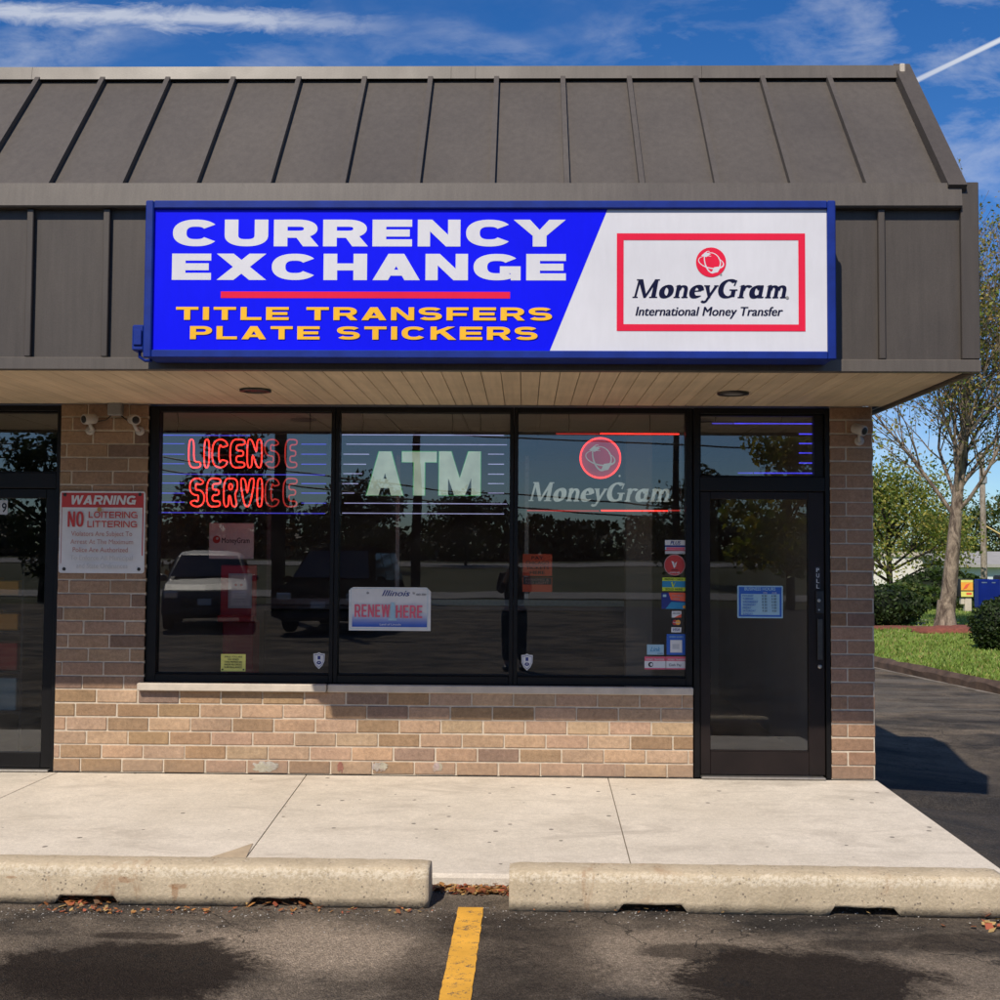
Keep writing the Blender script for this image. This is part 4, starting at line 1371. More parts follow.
for y_, a, b in ((435, 160, 250), (443.5, 160, 184), (454, 160, 184), (463.5, 160, 184), (474, 159, 325), (483, 159, 184), (493, 159, 184), (502, 159, 184), (512.5, 159, 325), (483.5, 301, 326), (493, 301, 326), (503, 301, 326), (444, 301, 326), (454, 301, 326), (464, 301, 326)):
    xa, z = N(a, y_); xb, _ = N(b, y_)
    mb.tube([(xa, NY + .012, z), (xb, NY + .012, z)], .0034, 6)
mb.build('neon_bar', M['n_blue'], t)
mb = MB()
xa, z1 = N(158, 431); xb, z0 = N(328, 514)
framed(mb, xa, z0, xb, z1, .010, .010, .010, .010, NY + .03, NY + .045, .002)
for y_ in (455, 490): z = N(240, y_)[1]; mb.box(xa + .01, NY + .031, z - .008, xb - .01, NY + .044, z + .008)
mb.build('sign_frame', M['black'], t)
hang(t, (N(176, 420)[0], N(309, 420)[0]), z1, NY + .035)

# ATM
t = empty('neon_sign', (0, 0, 0), 'pale green lit ATM letters between violet neon bars', 'neon sign')
mb = MB(); fc = Face(mb, NY, .0002)
mb2 = MB()
for ch, pa, pb, w in (('A', 366, 404, 1.35), ('T', 401.5, 437, 1.2), ('M', 438.5, 481, 1.45)):
    xa, z0 = N(pa, 495.5); xb, z1 = N(pb, 451.5)
    h = z1 - z0
    sx = (xb - xa) / w
    stem = .40 if ch != 'M' else .40
    pcs = sans(ch, w, stem, .25)
    fc.glyph(pcs, xa, z0, h, 0, 0, None, sx=sx)
    if ch == 'A': loops = [[(0, 0), (w / 2 - .23, 1), (w / 2 + .23, 1), (w, 0)]]
    elif ch == 'T': loops = [[(0, 1), (w, 1), (w, .75), (w / 2 + .20, .75), (w / 2 + .20, 0), (w / 2 - .20, 0), (w / 2 - .20, .75), (0, .75)]]
    else: loops = [[(0, 0), (0, 1), (.44, 1), (w / 2, .40), (w - .44, 1), (w, 1), (w, 0)]]
    for l in loops: mb2.tube([(xa + p[0] * sx, NY - .006, z0 + p[1] * h) for p in l], .0028, 6, 0, None, True)
mb.build('letter_face', M['n_face'], t)
mb2.build('neon_lettering', M['n_green'], t)
mb = MB()
for y_, a, b in ((434.5, 342, 504), (444, 346, 507), (454, 343, 369), (464, 343, 366), (473.5, 343, 362), (483.5, 342, 358), (493, 342, 354), (503, 344, 507), (513, 342, 504), (454, 488, 504), (464, 488, 504), (474, 488, 504), (483.5, 488, 504), (493, 488, 504)):
    xa, z = N(a, y_); xb, _ = N(b, y_)
    mb.tube([(xa, NY + .012, z), (xb, NY + .012, z)], .0034, 6)
mb.build('neon_bar', M['n_white'], t)
mb = MB()
xa, z1 = N(340, 433); xb, z0 = N(508, 515)
framed(mb, xa, z0, xb, z1, .008, .008, .008, .008, NY + .03, NY + .045, .002)
mb.build('sign_frame', M['black'], t)
hang(t, (N(362, 420)[0], N(452, 420)[0], N(480, 420)[0]), z1, NY + .035)

# money transfer sign
t = empty('neon_sign', (0, 0, 0), 'neon sign of a pink globe over silver italic money transfer lettering', 'neon sign')
mb = MB(); fc = Face(mb, NY, .0002)
gx, gz = N(600.3, 458); gr = abs(N(620.3, 458)[0] - gx)
fc.disc(gx, gz, gr * .96, 0)
globe(fc, gx, gz, gr * .88, None, 1)
z, zz = N(600, 501.5)[1], N(600, 482.5)[1]
serif_line(fc, 'MoneyGram', N(529, 490)[0], N(672, 490)[0], z, zz - z, 1, None, .2)
fc.disc(N(619.5, 476)[0], N(619.5, 476)[1], .008, 1, n=12)
fc.disc(N(672, 500)[0], N(672, 500)[1], .008, 1, n=12)
mb.build('letter_face', [M['n_pink'], M['n_silver']], t)
mb = MB()
mb.tube([(gx + math.cos(k * math.pi / 24) * gr, NY - .004, gz + math.sin(k * math.pi / 24) * gr) for k in range(48)], .006, 6, 0, None, True)
for y_, a, b, mi in ((433.8, 600, 679, 0), (433.8, 556, 599, 1), (510.5, 601, 668, 0), (510.5, 527, 599, 1), (510.5, 669, 680, 1)):
    xa, z = N(a, y_); xb, _ = N(b, y_)
    mb.tube([(xa, NY, z), (xb, NY, z)], .0048, 6, mi)
mb.build('neon_bar', [M['n_red'], M['n_red_mid']], t)
mb = MB()
xa, z1 = N(517, 431); xb, z0 = N(682, 513)
framed(mb, xa, z0, xb, z1, .008, .008, .006, .006, NY + .02, NY + .03, .002)
mb.build('sign_frame', M['grey_box'], t)
hang(t, (N(569, 420)[0], N(650, 420)[0]), z1, NY + .025)

# blue bars over the door
t = empty('neon_sign', (0, 0, 0), 'blue neon bars in the transom light over the glazed door', 'neon sign')
mb = MB()
for y_, a, b, mi in ((423.5, 734, 814, 0), (423.5, 712, 733, 1), (473, 754, 815, 0), (473, 738, 753, 1), (434, 799, 814, 0), (443.5, 799, 814, 0), (453, 799, 814, 0), (463, 799, 814, 0)):
    xa, z = N(a, y_); xb, _ = N(b, y_)
    mb.tube([(xa, NY, z), (xb, NY, z)], .0046, 6, mi)
mb.build('neon_bar', [M['n_blue_hi'], M['n_blue']], t)
mb = MB()
xa, z1 = N(700, 421); xb, z0 = N(817, 474.5)
framed(mb, xa, z0, xb, z1, .008, .008, .008, .008, NY + .02, NY + .035, .002)
mb.build('sign_frame', M['black'], t)
hang(t, (N(716, 415)[0], N(782, 415)[0]), z1, NY + .03)

# ================================================================== SIGNS AND STICKERS
def ink(name, c, rough=0.5, em=0.0):
    return simple(name, c, rough, 0, 0.06, 14)


I = dict(white=ink('print_white', (.62, .62, .61)), red=ink('print_red', (.46, .035, .03)), black=ink('print_black', (.012, .012, .015)), blue=ink('print_blue', (.02, .10, .42)),
         navy=ink('print_navy', (.012, .022, .17)), sky=ink('print_pale_blue', (.30, .48, .58)), yellow=ink('print_yellow', (.66, .62, .14)), lime=ink('print_lime', (.48, .60, .03)),
         orange=ink('print_orange', (.72, .11, .045)), fade=ink('print_faded_red', (.40, .20, .19)), grey=ink('print_grey', (.45, .46, .47)), pink=ink('print_pink', (.62, .10, .16)),
         rust=ink('rust_spot', (.40, .24, .06)), gold=ink('print_gold', (.78, .35, .04)), teal=ink('print_teal', (.02, .22, .42)))
IK = list(I.keys())
IM = [I[k] for k in IK]
ii = {k: i for i, k in enumerate(IK)}


def decal(name, label, cat, Y, draw, group=None, fixn=False):
    mb = MB(); fc = Face(mb, Y, .0003)
    draw(fc, lambda px, py: onY(px, py, Y))
    o = mb.build(name, IM, None, fixn=False)
    return tag(o, label, cat, group)


# warning sign, screwed to the brick pier
WYs = -.012
def Wp(px, py): return onY(px, py, WYs)
t = empty('warning_sign', (0, 0, 0), 'weathered red and white no loitering warning sign screwed to the brick pier', 'sign')
mb = MB(); fc = Face(mb, WYs, .0003)
x0, z1 = Wp(60.3, 491); x1, z0 = Wp(144, 573.5)
q = .02
pts = []
for cx, cz, a0 in ((x1 - q, z1 - q, 0), (x0 + q, z1 - q, 90), (x0 + q, z0 + q, 180), (x1 - q, z0 + q, 270)):
    for k in range(6): pts.append((cx + q * math.cos(R(a0 + 18 * k)), cz + q * math.sin(R(a0 + 18 * k))))
mb.prism(pts, WYs + .006, WYs, 'Y', ii['white'])
m_ = .012
fc.rect(x0 + m_, Wp(100, 507.5)[1], x1 - m_, z1 - m_, ii['red'])
fc.rect(x0 + m_, z0 + .07, x0 + m_ + .006, Wp(100, 507.5)[1], ii['fade']); fc.rect(x1 - m_ - .008, z0 + .13, x1 - m_, Wp(100, 507.5)[1], ii['red'])
za, zb_ = Wp(100, 504.5)[1], Wp(100, 495.5)[1]
wsan = dict(W=1.5, A=1.15, R=1.1, N=1.1, G=1.15, L=.8, O=1.15, T=.95, E=.95, I=.3)
sans_line(fc, 'WARNING', Wp(70, 500)[0], Wp(135.5, 500)[0], za, zb_ - za, wsan, .30, .22, .12, .4, ii['white'], shear=.18)
za, zb_ = Wp(100, 527)[1], Wp(100, 511.5)[1]
sans_line(fc, 'NO', Wp(68, 520)[0], Wp(84, 520)[0], za, zb_ - za, dict(N=.55, O=.55), .17, .13, .08, .2, ii['red'])
za, zb_ = Wp(100, 518)[1], Wp(100, 511.5)[1]
sans_line(fc, 'LOITERING', Wp(89, 515)[0], Wp(138, 515)[0], za, zb_ - za, wsan, .2, .17, .16, .4, ii['red'])
za, zb_ = Wp(100, 527.3)[1], Wp(100, 520.8)[1]
sans_line(fc, 'LITTERING', Wp(88, 524)[0], Wp(138, 524)[0], za, zb_ - za, wsan, .2, .17, .16, .4, ii['red'])
for k, (s, pa, pb) in enumerate((('Violators Are Subject To', 72, 133), ('Arrest At The Maximum', 71.5, 134), ('Police Are Authorized', 74, 129), ('To Enforce All Municipal', 71.5, 134), ('and State Ordinances', 78, 129))):
    z = Wp(100, 536 + 8.0 * k)[1]
    fc.text(s, Wp(pa, 540)[0], z, .034, Wp(pb, 540)[0] - Wp(pa, 540)[0], ii['fade'] if k < 3 else ii['grey'], None, .01)
fc.disc(Wp(100.5, 509)[0], Wp(100.5, 509.5)[1], .017, ii['rust'], n=14)
mb.build('sign_panel', IM, t, fixn=False)
for px, py in ((65, 494.8), (140, 494.5), (64, 569), (138.8, 569.3)):
    mb = MB(); x, z = Wp(px, py); mb.lathe([(.013, 0), (.012, .004), (.006, .006)], (x, WYs - .0002, z), (0, -1, 0), 12); mb.build('screw', M['black'], t)

# plate shaped board "RENEW HERE"
PYs = .060
def Pp(px, py): return onY(px, py, PYs)
mb = MB(); fc = Face(mb, PYs, .0003)
x0, z1 = Pp(349, 587); x1, z0 = Pp(430.5, 631)
c_ = .03
mb.prism([(x0 + .002, z0), (x1, z0), (x1, z1 - c_), (x1 - c_, z1), (x0 + c_, z1), (x0, z1 - c_ * .8)], PYs + .004, PYs, 'Y', ii['white'])
# printed blue band fading upward
nb = 9
zb0, zb1 = Pp(390, 627)[1], Pp(390, 613)[1]
cols = []
for k in range(nb):
    f = (k / (nb - 1)) ** 1.4
    nm = f'print_fade_{k}'
    IM.append(ink(nm, tuple(a + (b - a) * f for a, b in zip((.02, .085, .42), (.55, .57, .62)))))
    fc.rect(Pp(352, 620)[0], zb0 + (zb1 - zb0) * k / nb, Pp(427, 620)[0], zb0 + (zb1 - zb0) * (k + 1) / nb, len(IM) - 1)
z, zz = Pp(385, 596)[1], Pp(385, 590.3)[1]
fc.text('Illinois', Pp(382, 594)[0], z, (zz - z), Pp(410, 594)[0] - Pp(382, 594)[0], ii['navy'], None, 0, .35, fat=.02)
fc.text('*', Pp(366.5, 594)[0], z, .03, .02, ii['black']); fc.text('*', Pp(412.5, 594)[0], z, .03, .02, ii['black'])
fc.text('00-00', Pp(416.5, 594)[0], Pp(416, 595.5)[1], .014, Pp(426, 594)[0] - Pp(416.5, 594)[0], ii['black'])
# pale standing figure printed between the words
for (a, b, c2, d2_) in ((390.5, 618, 395.5, 606), (391.2, 606, 394.6, 602.5), (388.5, 620.5, 397, 618)):
    fc.rect(Pp(a, 600)[0], Pp(390, b)[1], Pp(c2, 600)[0], Pp(390, d2_)[1], ii['sky'])
z, zz = Pp(372, 617)[1], Pp(372, 604.4)[1]
cond = dict(R=.5, E=.44, N=.52, W=.72, H=.5)
sans_line(fc, 'RENEW', Pp(354.7, 610)[0], Pp(390, 610)[0], z, zz - z, cond, .15, .14, .10, .2, ii['pink'])
sans_line(fc, 'HERE', Pp(396, 610)[0], Pp(422.5, 610)[0], z - .004, zz - z, cond, .15, .14, .10, .2, ii['pink'])
fc.text('Land of Lincoln', Pp(380, 625)[0], Pp(380, 625.2)[1], .014, Pp(401, 625)[0] - Pp(380, 625)[0], ii['white'])
fc.frame(Pp(350.8, 600)[0], Pp(390, 628.8)[1], Pp(428, 600)[0], Pp(390, 588.3)[1], .003, ii['sky'])
o = mb.build('plate_sign', IM, None, fixn=False)
tag(o, 'white and blue licence plate shaped board reading renew here in the window', 'sign')

# opening hours on the door
def d_hours(fc, P):
    x0, z1 = P(737.3, 585.5); x1, z0 = P(783, 618.3)
    fc.rrect(x0, z0, x1, z1, .008, ii['sky'])
    fc.rect(x0 + .010, z0 + .010, x1 - .010, z1 - .010, ii['blue'])
    fc.rect(P(741, 600)[0], P(760, 615)[1], P(779.6, 600)[0], P(760, 594)[1], ii['sky'])
    fc.text('BUSINESS HOURS', P(744.5, 590)[0], P(760, 590.4)[1], .021, P(775.5, 590)[0] - P(744.5, 590)[0], ii['sky'], None, .02)
    fc.text('OPEN', P(763, 593)[0], P(760, 593.5)[1], .010, .03, ii['white']); fc.text('CLOSE', P(772, 593)[0], P(760, 593.5)[1], .010, .034, ii['white'])
    for k, (dn, a, b) in enumerate((('MONDAY', '8 30', '6 00'), ('TUESDAY', '8 30', '6 00'), ('WEDNESDAY', '8 30', '6 00'), ('THURSDAY', '8 30', '6 00'), ('FRIDAY', '8 30', '7 00'), ('SATURDAY', '9 00', '4 00'), ('SUNDAY', '', ''))):
        z = P(760, 596.7 + k * 3.0)[1]
        fc.text(dn, P(742.5, 600)[0], z, .0125, None, ii['blue'], None, .02)
        if a:
            fc.text(a, P(762, 600)[0], z, .0125, .034, ii['black'], None, .03); fc.text(b, P(771.5, 600)[0], z, .0125, .034, ii['black'], None, .03)
decal('hours_sign', 'blue framed business hours card stuck to the glass of the door', 'sign', .0595, d_hours)


def d_pull(fc, P):
    x0, z1 = P(815, 566.5); x1, z0 = P(820.6, 588.8)
    fc.rrect(x0, z0, x1, z1, .004, ii['black'])
    for k, ch in enumerate('PULL'):
        fc.text(ch, (x0 + x1) / 2, z1 - .040 - k * .0395, .028, .020, ii['white'], None, .03, 0, 'C')
decal('pull_sticker', 'small black strip reading pull down the door stile above its lock', 'sticker', .0335, d_pull)

GS = GY - .004
def d_yel(fc, P):
    x0, z1 = P(221, 654); x1, z0 = P(245.5, 671.5)
    fc.rect(x0, z0, x1, z1, ii['yellow'])
    for k, s in enumerate(('SMILE YOU ARE', 'ON VIDEO', 'THESE PREMISES ARE', 'UNDER RECORDED', 'SURVEILLANCE')):
        fc.text(s, (x0 + x1) / 2, z1 - .026 - k * .019, .0125, (x1 - x0) * (.72 if k != 1 else .45), ii['black'], None, .03, 0, 'C')
    fc.disc(x0 + .014, z0 + .014, .006, ii['black'], n=10); fc.disc(x1 - .014, z0 + .014, .006, ii['black'], n=10)
decal('notice_sticker', 'yellow printed notice low in the window behind the red brochure stand', 'sticker', GS, d_yel)


def shield(cx, cy):
    def f(fc, P):
        x, z = P(cx, cy)
        w, h = .042, .05
        def sh(k): return [(x - w * k, z + h * k), (x - w * .35 * k, z + h * 1.05 * k), (x, z + h * 1.22 * k), (x + w * .35 * k, z + h * 1.05 * k), (x + w * k, z + h * k), (x + w * .95 * k, z - h * .1 * k), (x + w * .6 * k, z - h * .75 * k), (x, z - h * 1.25 * k), (x - w * .6 * k, z - h * .75 * k), (x - w * .95 * k, z - h * .1 * k)]
        fc.piece(sh(1.0), ii['white']); fc.piece(sh(.84), ii['navy']); fc.piece(sh(.77), ii['white'])
        fc.rect(x - .010, z + .008, x + .010, z + .034, ii['navy'])
        fc.disc(x, z - .016, .018, ii['navy'], n=8, rz=.013); fc.rect(x - .006, z - .018, x + .006, z - .012, ii['white'])
    return f


decal('shield_sticker', 'white alarm shield sticker low in the window under the license neon', 'sticker', GS, shield(319, 660.5), 'alarm shield stickers')
decal('shield_sticker', 'white alarm shield sticker low in the window under the orange notice', 'sticker', GS, shield(527, 662), 'alarm shield stickers')


def d_or(fc, P):
    x0, z1 = P(522.8, 554); x1, z0 = P(552, 576)
    fc.rect(x0, z0, x1, z1, ii['orange'])
    for k, (s, w) in enumerate((('PAY', .4), ('CHICAGO', .78), ('TICKETS', .78), ('HERE', .5))):
        fc.text(s, (x0 + x1) / 2, z1 - .040 - .036 * k, .023, (x1 - x0) * w, ii['black'], None, .03, 0, 'C')
decal('orange_notice', 'square orange notice reading pay tickets here', 'notice', GY + .006, d_or)


def d_or2(fc, P):
    x0, z1 = P(522.5, 577.2); x1, z0 = P(552, 592)
    fc.rect(x0, z0, x1, z1, ii['orange'])
    zc = P(537, 584.5)[1]
    fc.rect(x0 + .004, zc, x1 - .004, z1 - .002, ii['black'])
    fc.text('PARKING &', (x0 + x1) / 2, z1 - .026, .016, (x1 - x0) * .8, ii['fade'], None, .02, 0, 'C'); fc.text('RED LIGHT', (x0 + x1) / 2, z1 - .048, .016, (x1 - x0) * .8, ii['fade'], None, .02, 0, 'C')
decal('orange_notice', 'narrow black and orange notice below the square orange one', 'notice', GY + .008, d_or2)


def d_plus(fc, P):
    x0, z1 = P(665, 540); x1, z0 = P(686, 554)
    fc.rect(x0, P(675, 545.2)[1], x1, z1, ii['white']); fc.rect(x0, P(675, 547)[1], x1, P(675, 545.2)[1], ii['navy'])
    fc.rect(x0, P(675, 550)[1], x1, P(675, 547)[1], ii['sky']); fc.rect(x0 + .01, P(675, 549.7)[1], x1 - .01, P(675, 547.3)[1], ii['pink'])
    fc.rect(x0, P(675, 551)[1], x1, P(675, 550)[1], ii['red']); fc.rect(x0, z0, x1, P(675, 551)[1], ii['grey'])
    fc.text('PLUS', (x0 + x1) / 2, P(675, 544.6)[1], .026, .075, ii['navy'], None, .05, .3, 'C')
decal('card_sticker', 'white and blue striped card network sticker at the top of the sticker column', 'sticker', GS, d_plus)


def d_redc(fc, P):
    x, z = P(674.6, 565)
    fc.disc(x, z, .078, ii['fade']); fc.disc(x, z, .072, ii['red'])
    fc.piece([(x - .024, z + .030), (x - .006, z + .024), (x + .004, z - .016), (x - .004, z - .024)], ii['white'])
    fc.piece([(x + .006, z - .020), (x + .002, z + .012), (x + .018, z + .026), (x + .012, z + .006)], ii['white'])
    fc.text('CHECKS', x, z - .042, .010, .05, ii['black'], None, .02, 0, 'C'); fc.text('ACCEPTED HERE', x, z - .060, .009, .075, ii['white'], None, .02, 0, 'C')
decal('round_sticker', 'round red sticker with a white mark in the sticker column', 'sticker', GS, d_redc)


def d_lime(fc, P):
    x0, z1 = P(662.2, 577.5); x1, z0 = P(685.6, 591)
    fc.rect(x0, z0, x1, z1, ii['teal'])
    fc.rect(x0, P(675, 581)[1], x1, z1, ii['lime']); fc.rect(x0, z0, x1, P(675, 587.3)[1], ii['lime'])
    fc.text('PREPAID CARDS', (x0 + x1) / 2, P(675, 580.4)[1], .014, (x1 - x0) * .78, ii['black'], None, .03, 0, 'C'); fc.text('SOLD HERE', (x0 + x1) / 2, P(675, 590.3)[1], .014, (x1 - x0) * .72, ii['black'], None, .03, 0, 'C')
    x, z = P(673, 584.3)
    fc.piece([(x - .014, z + .016), (x - .004, z + .018), (x, z - .008), (x + .018, z + .018), (x + .004, z - .020), (x - .006, z - .018)], ii['lime'])
decal('prepaid_sticker', 'lime and blue striped sticker under the round red one', 'sticker', GS, d_lime)


def d_bo(fc, P):
    x0, z1 = P(661.5, 592.5); x1, z0 = P(687, 609)
    fc.rect(x0, z0, x1, z1, ii['navy'])
    fc.piece([(P(671, 600)[0], P(675, 600)[1]), (x1, P(675, 601.5)[1]), (x1, z1), (P(668.5, 593)[0], z1)], ii['orange'])
    fc.piece([(x0 + .03, z0), (x1, z0), (x1, P(675, 602.5)[1]), (P(671, 601)[0], P(675, 602)[1])], ii['teal'])
    fc.rect(x0 + .01, P(675, 597)[1], x0 + .035, P(675, 594.5)[1], ii['sky'])
    fc.text('PAY BILLS', P(672, 598)[0], P(675, 596.5)[1], .013, .08, ii['fade'], None, .02); fc.text('HERE', P(673, 598)[0], P(675, 599.6)[1], .013, .05, ii['fade'], None, .02)
    fc.disc(x1 - .02, z0 + .015, .012, ii['gold'], n=12)
decal('bill_sticker', 'navy sticker with an orange corner above the payment card logos', 'sticker', GS, d_bo)


def d_disc(fc, P):
    x0, z1 = P(671.7, 611); x1, z0 = P(681.3, 617.6)
    fc.rect(x0, z0, x1, z1, ii['white']); fc.piece([(x0 + .02, z0), (x1, z0), (x1, z0 + .026)], ii['orange']); fc.text('DISCOVER', (x0 + x1) / 2, (z0 + z1) / 2 + .002, .009, .055, ii['black'], None, .03, 0, 'C')
decal('payment_sticker', 'white payment card logo with an orange corner, topmost of three', 'sticker', GS, d_disc, 'payment card logos')


def d_mc(fc, P):
    x0, z1 = P(671.7, 619); x1, z0 = P(681.3, 625.8)
    fc.rect(x0, z0, x1, z1, ii['black']); zc = (z0 + z1) / 2; xc = (x0 + x1) / 2
    fc.disc(xc - .011, zc, .019, ii['red'], n=20); fc.disc(xc + .011, zc, .019, ii['gold'], n=20); fc.text('MasterCard', xc, zc - .004, .009, .052, ii['white'], None, .03, .15, 'C')
decal('payment_sticker', 'black payment card logo with a red and a gold disc', 'sticker', GS, d_mc, 'payment card logos')


def d_visa(fc, P):
    x0, z1 = P(671.3, 627.2); x1, z0 = P(681.3, 632.4)
    fc.rect(x0, z0, x1, z1, ii['white']); fc.text('VISA', (x0 + x1) / 2, z0 + .010, .020, .050, ii['navy'], None, .05, .2, 'C')
decal('payment_sticker', 'white payment card logo with blue slanted letters', 'sticker', GS, d_visa, 'payment card logos')


def d_blue(fc, P):
    x0, z1 = P(666.6, 634); x1, z0 = P(686.3, 655)
    fc.rect(x0, z0, x1, z1, ii['blue'])
    fc.text('REVIEW US HERE', (x0 + x1) / 2, z1 - .026, .012, .10, ii['sky'], None, .03, 0, 'C')
    a, b = P(670.2, 640); c, d = P(682, 652.6)
    fc.rect(a, d, c, b, ii['white']); fc.rect(a + .016, P(676, 649)[1], c - .02, P(676, 644)[1], ii['grey'])
decal('blue_sticker', 'square blue sticker with a white panel under the payment logos', 'sticker', GS, d_blue)


def d_script(fc, P):
    x0, z1 = P(647, 644.5); x1, z0 = P(663.8, 654.8)
    fc.rect(x0, z0, x1, z1, ii['sky']); fc.text('Link', (x0 + x1) / 2, z0 + .024, .032, .075, ii['teal'], None, .03, .4, 'C'); fc.text('accepted', x1 - .045, z0 + .006, .010, .04, ii['navy'])
decal('pale_sticker', 'pale blue sticker with script writing left of the square blue one', 'sticker', GS, d_script)


def d_rw(a, b, s):
    def f(fc, P):
        x0, z1 = P(a, 656.5); x1, z0 = P(b, 669.5)
        fc.rect(x0, z0, x1, z1, ii['white']); fc.rect(x0, P(660, 661)[1], x1, z1, ii['pink']); fc.rect(x0, z0, x1, P(660, 668)[1], ii['pink'])
        fc.text('MONEY TRANSFER', (x0 + x1) / 2, P(660, 660.3)[1], .012, (x1 - x0) * .85, ii['white'], None, .03, 0, 'C')
        if s == 'c': fc.disc(x0 + .045, P(660, 664.6)[1], .018, ii['black'], n=16); fc.disc(x0 + .05, P(660, 664.6)[1], .010, ii['white'], n=12)
        else: fc.text('Cash Pay', x0 + .02, P(660, 666)[1], .018, .09, ii['black'])
    return f
decal('transfer_sticker', 'red and white sticker with a dark round mark low in the window corner', 'sticker', GS, d_rw(644.5, 665.6, 'c'), 'red and white transfer stickers')
decal('transfer_sticker', 'red and white sticker with two printed words in the window corner', 'sticker', GS, d_rw(666.2, 687, 't'), 'red and white transfer stickers')


def d_nine(fc, P):
    x0, z1 = P(-18, 500); x1, z0 = P(7.5, 514.5)
    fc.rect(x0, z0, x1, z1, ii['grey']); fc.text('9', P(1.2, 505)[0], P(0, 512.5)[1], .072, .045, ii['white'], None, .05); fc.text('9', P(1.8, 505)[0], P(0, 512)[1], .066, .038, ii['black'], None, .02)
    fc.text('9', P(-9, 505)[0], P(0, 512)[1], .066, .038, ii['black'], None, .02)
decal('number_sticker', 'grey street number sticker on the dark glass of the neighbouring door', 'sticker', .058, d_nine)

# ================================================================== CAMERAS, LIGHTS ON THE WALL
def bullet_cam(px, py, aim, label, mount_up=True):
    x, z = onY(px, py, -.06)
    t = empty('security_camera', (x, 0, z), label, 'camera', 'security cameras on the brick piers')
    a = Vector(aim).normalized()
    c = Vector((0, -.085, 0))
    mb = MB()
    mb.lathe([(.030, -.055), (.036, -.050), (.038, .0), (.038, .045), (.034, .050)], c, a, 18); mb.build('housing', M['cam_white'], t)
    mb = MB(); mb.lathe([(.027, .0455), (.027, .0515), (.012, .0525)], c, a, 18); mb.build('lens', M['black'], t)
    mb = MB()
    mb.lathe([(.034, 0), (.034, .012), (.020, .018)], (.02 * (1 if a.x > 0 else -1), -.001, -.075), (0, -1, 0), 18)
    mb.tube([(.02 * (1 if a.x > 0 else -1), -.015, -.075), (.01, -.05, -.07), c + Vector((0, 0, -.03))], [.013, .014, .013], 8)
    mb.build('bracket', M['cam_white'], t)
    return t


bullet_cam(90.5, 419.5, (-.5, -.85, -.12), 'pale bullet camera left of the junction box on the brick pier')
bullet_cam(135, 420, (.55, -.83, -.15), 'pale bullet camera right of the junction box on the brick pier')
bullet_cam(858.5, 430, (.5, -.8, -.3), 'pale bullet camera on the corner pier beside the entrance')
t = empty('junction_box', (0, 0, 0), 'grey junction box under the soffit between two cameras', 'junction box')
x0, z1 = onY(108.5, 401.5, -.03); x1, z0 = onY(122.5, 415.5, -.03)
mb = MB(); mb.box(x0, -.055, z0, x1, -.003, z1, 0, None, .005); mb.box(x0 + .006, -.0585, z0 + .006, x1 - .006, -.0552, z1 - .006, 0, None, .002); mb.build('cover', M['grey_box'], t)
mb = MB()
mb.tube([(x0 + .02, -.02, z0 + .004), (x0 - .02, -.012, z0 - .03), (onY(97, 421, -.02)[0], -.02, z0 - .045)], .004, 5)
mb.build('cable', M['black'], t)
mb = MB()
mb.tube([(x1 - .02, -.02, z0 + .004), (x1 + .03, -.012, z0 - .035), (onY(128, 421, -.02)[0], -.02, z0 - .045)], .004, 5)
mb.build('cable', M['black'], t)
for px, py, lab in ((255.5, 389.5, 'recessed black soffit light above the license neon'), (733, 392.5, 'recessed soffit light above the entrance door')):
    p = onZ(px, py, z_soff)
    t = empty('soffit_light', (p.x, p.y, z_soff), lab, 'ceiling light', 'recessed lights in the soffit')
    mb = MB(); mb.lathe([(.105, -.001), (.105, -.014), (.085, -.018), (.075, -.008)], (0, 0, 0), (0, 0, 1), 28); mb.build('trim_ring', M['steel_dark'], t)
    mb = MB(); mb.lathe([(.074, -.009), (.05, -.006)], (0, 0, 0), (0, 0, 1), 24); mb.build('lens', M['black'] if px < 500 else M['grey_box'], t)

# ================================================================== THINGS INSIDE THE SHOP
M['red_plastic'] = simple('red_plastic', (.42, .012, .018), .45, 0, .12, 6)
M['dark_lam'] = simple('dark_laminate', (.025, .022, .022), .5, 0, .2, 6)
IY = .75
def Ip(px, py, Y=IY): return onY(px, py, Y)
def d_plac(fc, P):
    x0, z1 = P(209.5, 523); x1, z0 = P(253.5, 559)
    fc.rect(x0, z0, x1, z1, ii['white'])
    x, z = P(216.5, 539.5); fc.disc(x, z, .030, ii['red']); fc.disc(x + .006, z + .008, .010, ii['white'], n=14)
    fc.text('MoneyGram', P(222, 540)[0], P(230, 543)[1], .042, P(249.5, 540)[0] - P(222, 540)[0], ii['black'], None, .025)
decal('placard', 'white placard with a red dot and black name behind the license window', 'placard', IY, d_plac)
t = empty('brochure_stand', (0, 0, 0), 'red brochure stand holding a white form inside the license window', 'brochure stand')
xa, z1 = Ip(219, 565); xb, z0 = Ip(254, 622)
mb = MB(); mb.box(xa, IY + .06, z0, xb, IY + .09, z1, 0, None, .006); mb.box(xa, IY - .03, z0, xb, IY + .06, z0 + .05, 0, None, .006); mb.box(xa + .02, IY + .061, 0, xb - .02, IY + .3, z0 - .001, 0, None, .01)
mb.build('stand_body', M['red_plastic'], t)
mb = MB(); fc = Face(mb, IY + .05, .0006)
x0, z1 = Ip(229.5, 575.5); x1, z0 = Ip(249, 606)
fc.rect(x0 - .02, z0 - .02, x1 + .01, z1 + .015, ii['grey']); fc.rect(x0, z0, x1, z1, ii['white'])
fc.disc(x0 + .04, z1 - .075, .012, ii['red'], n=12); fc.disc(x0 + .085, z1 - .075, .012, ii['red'], n=12)
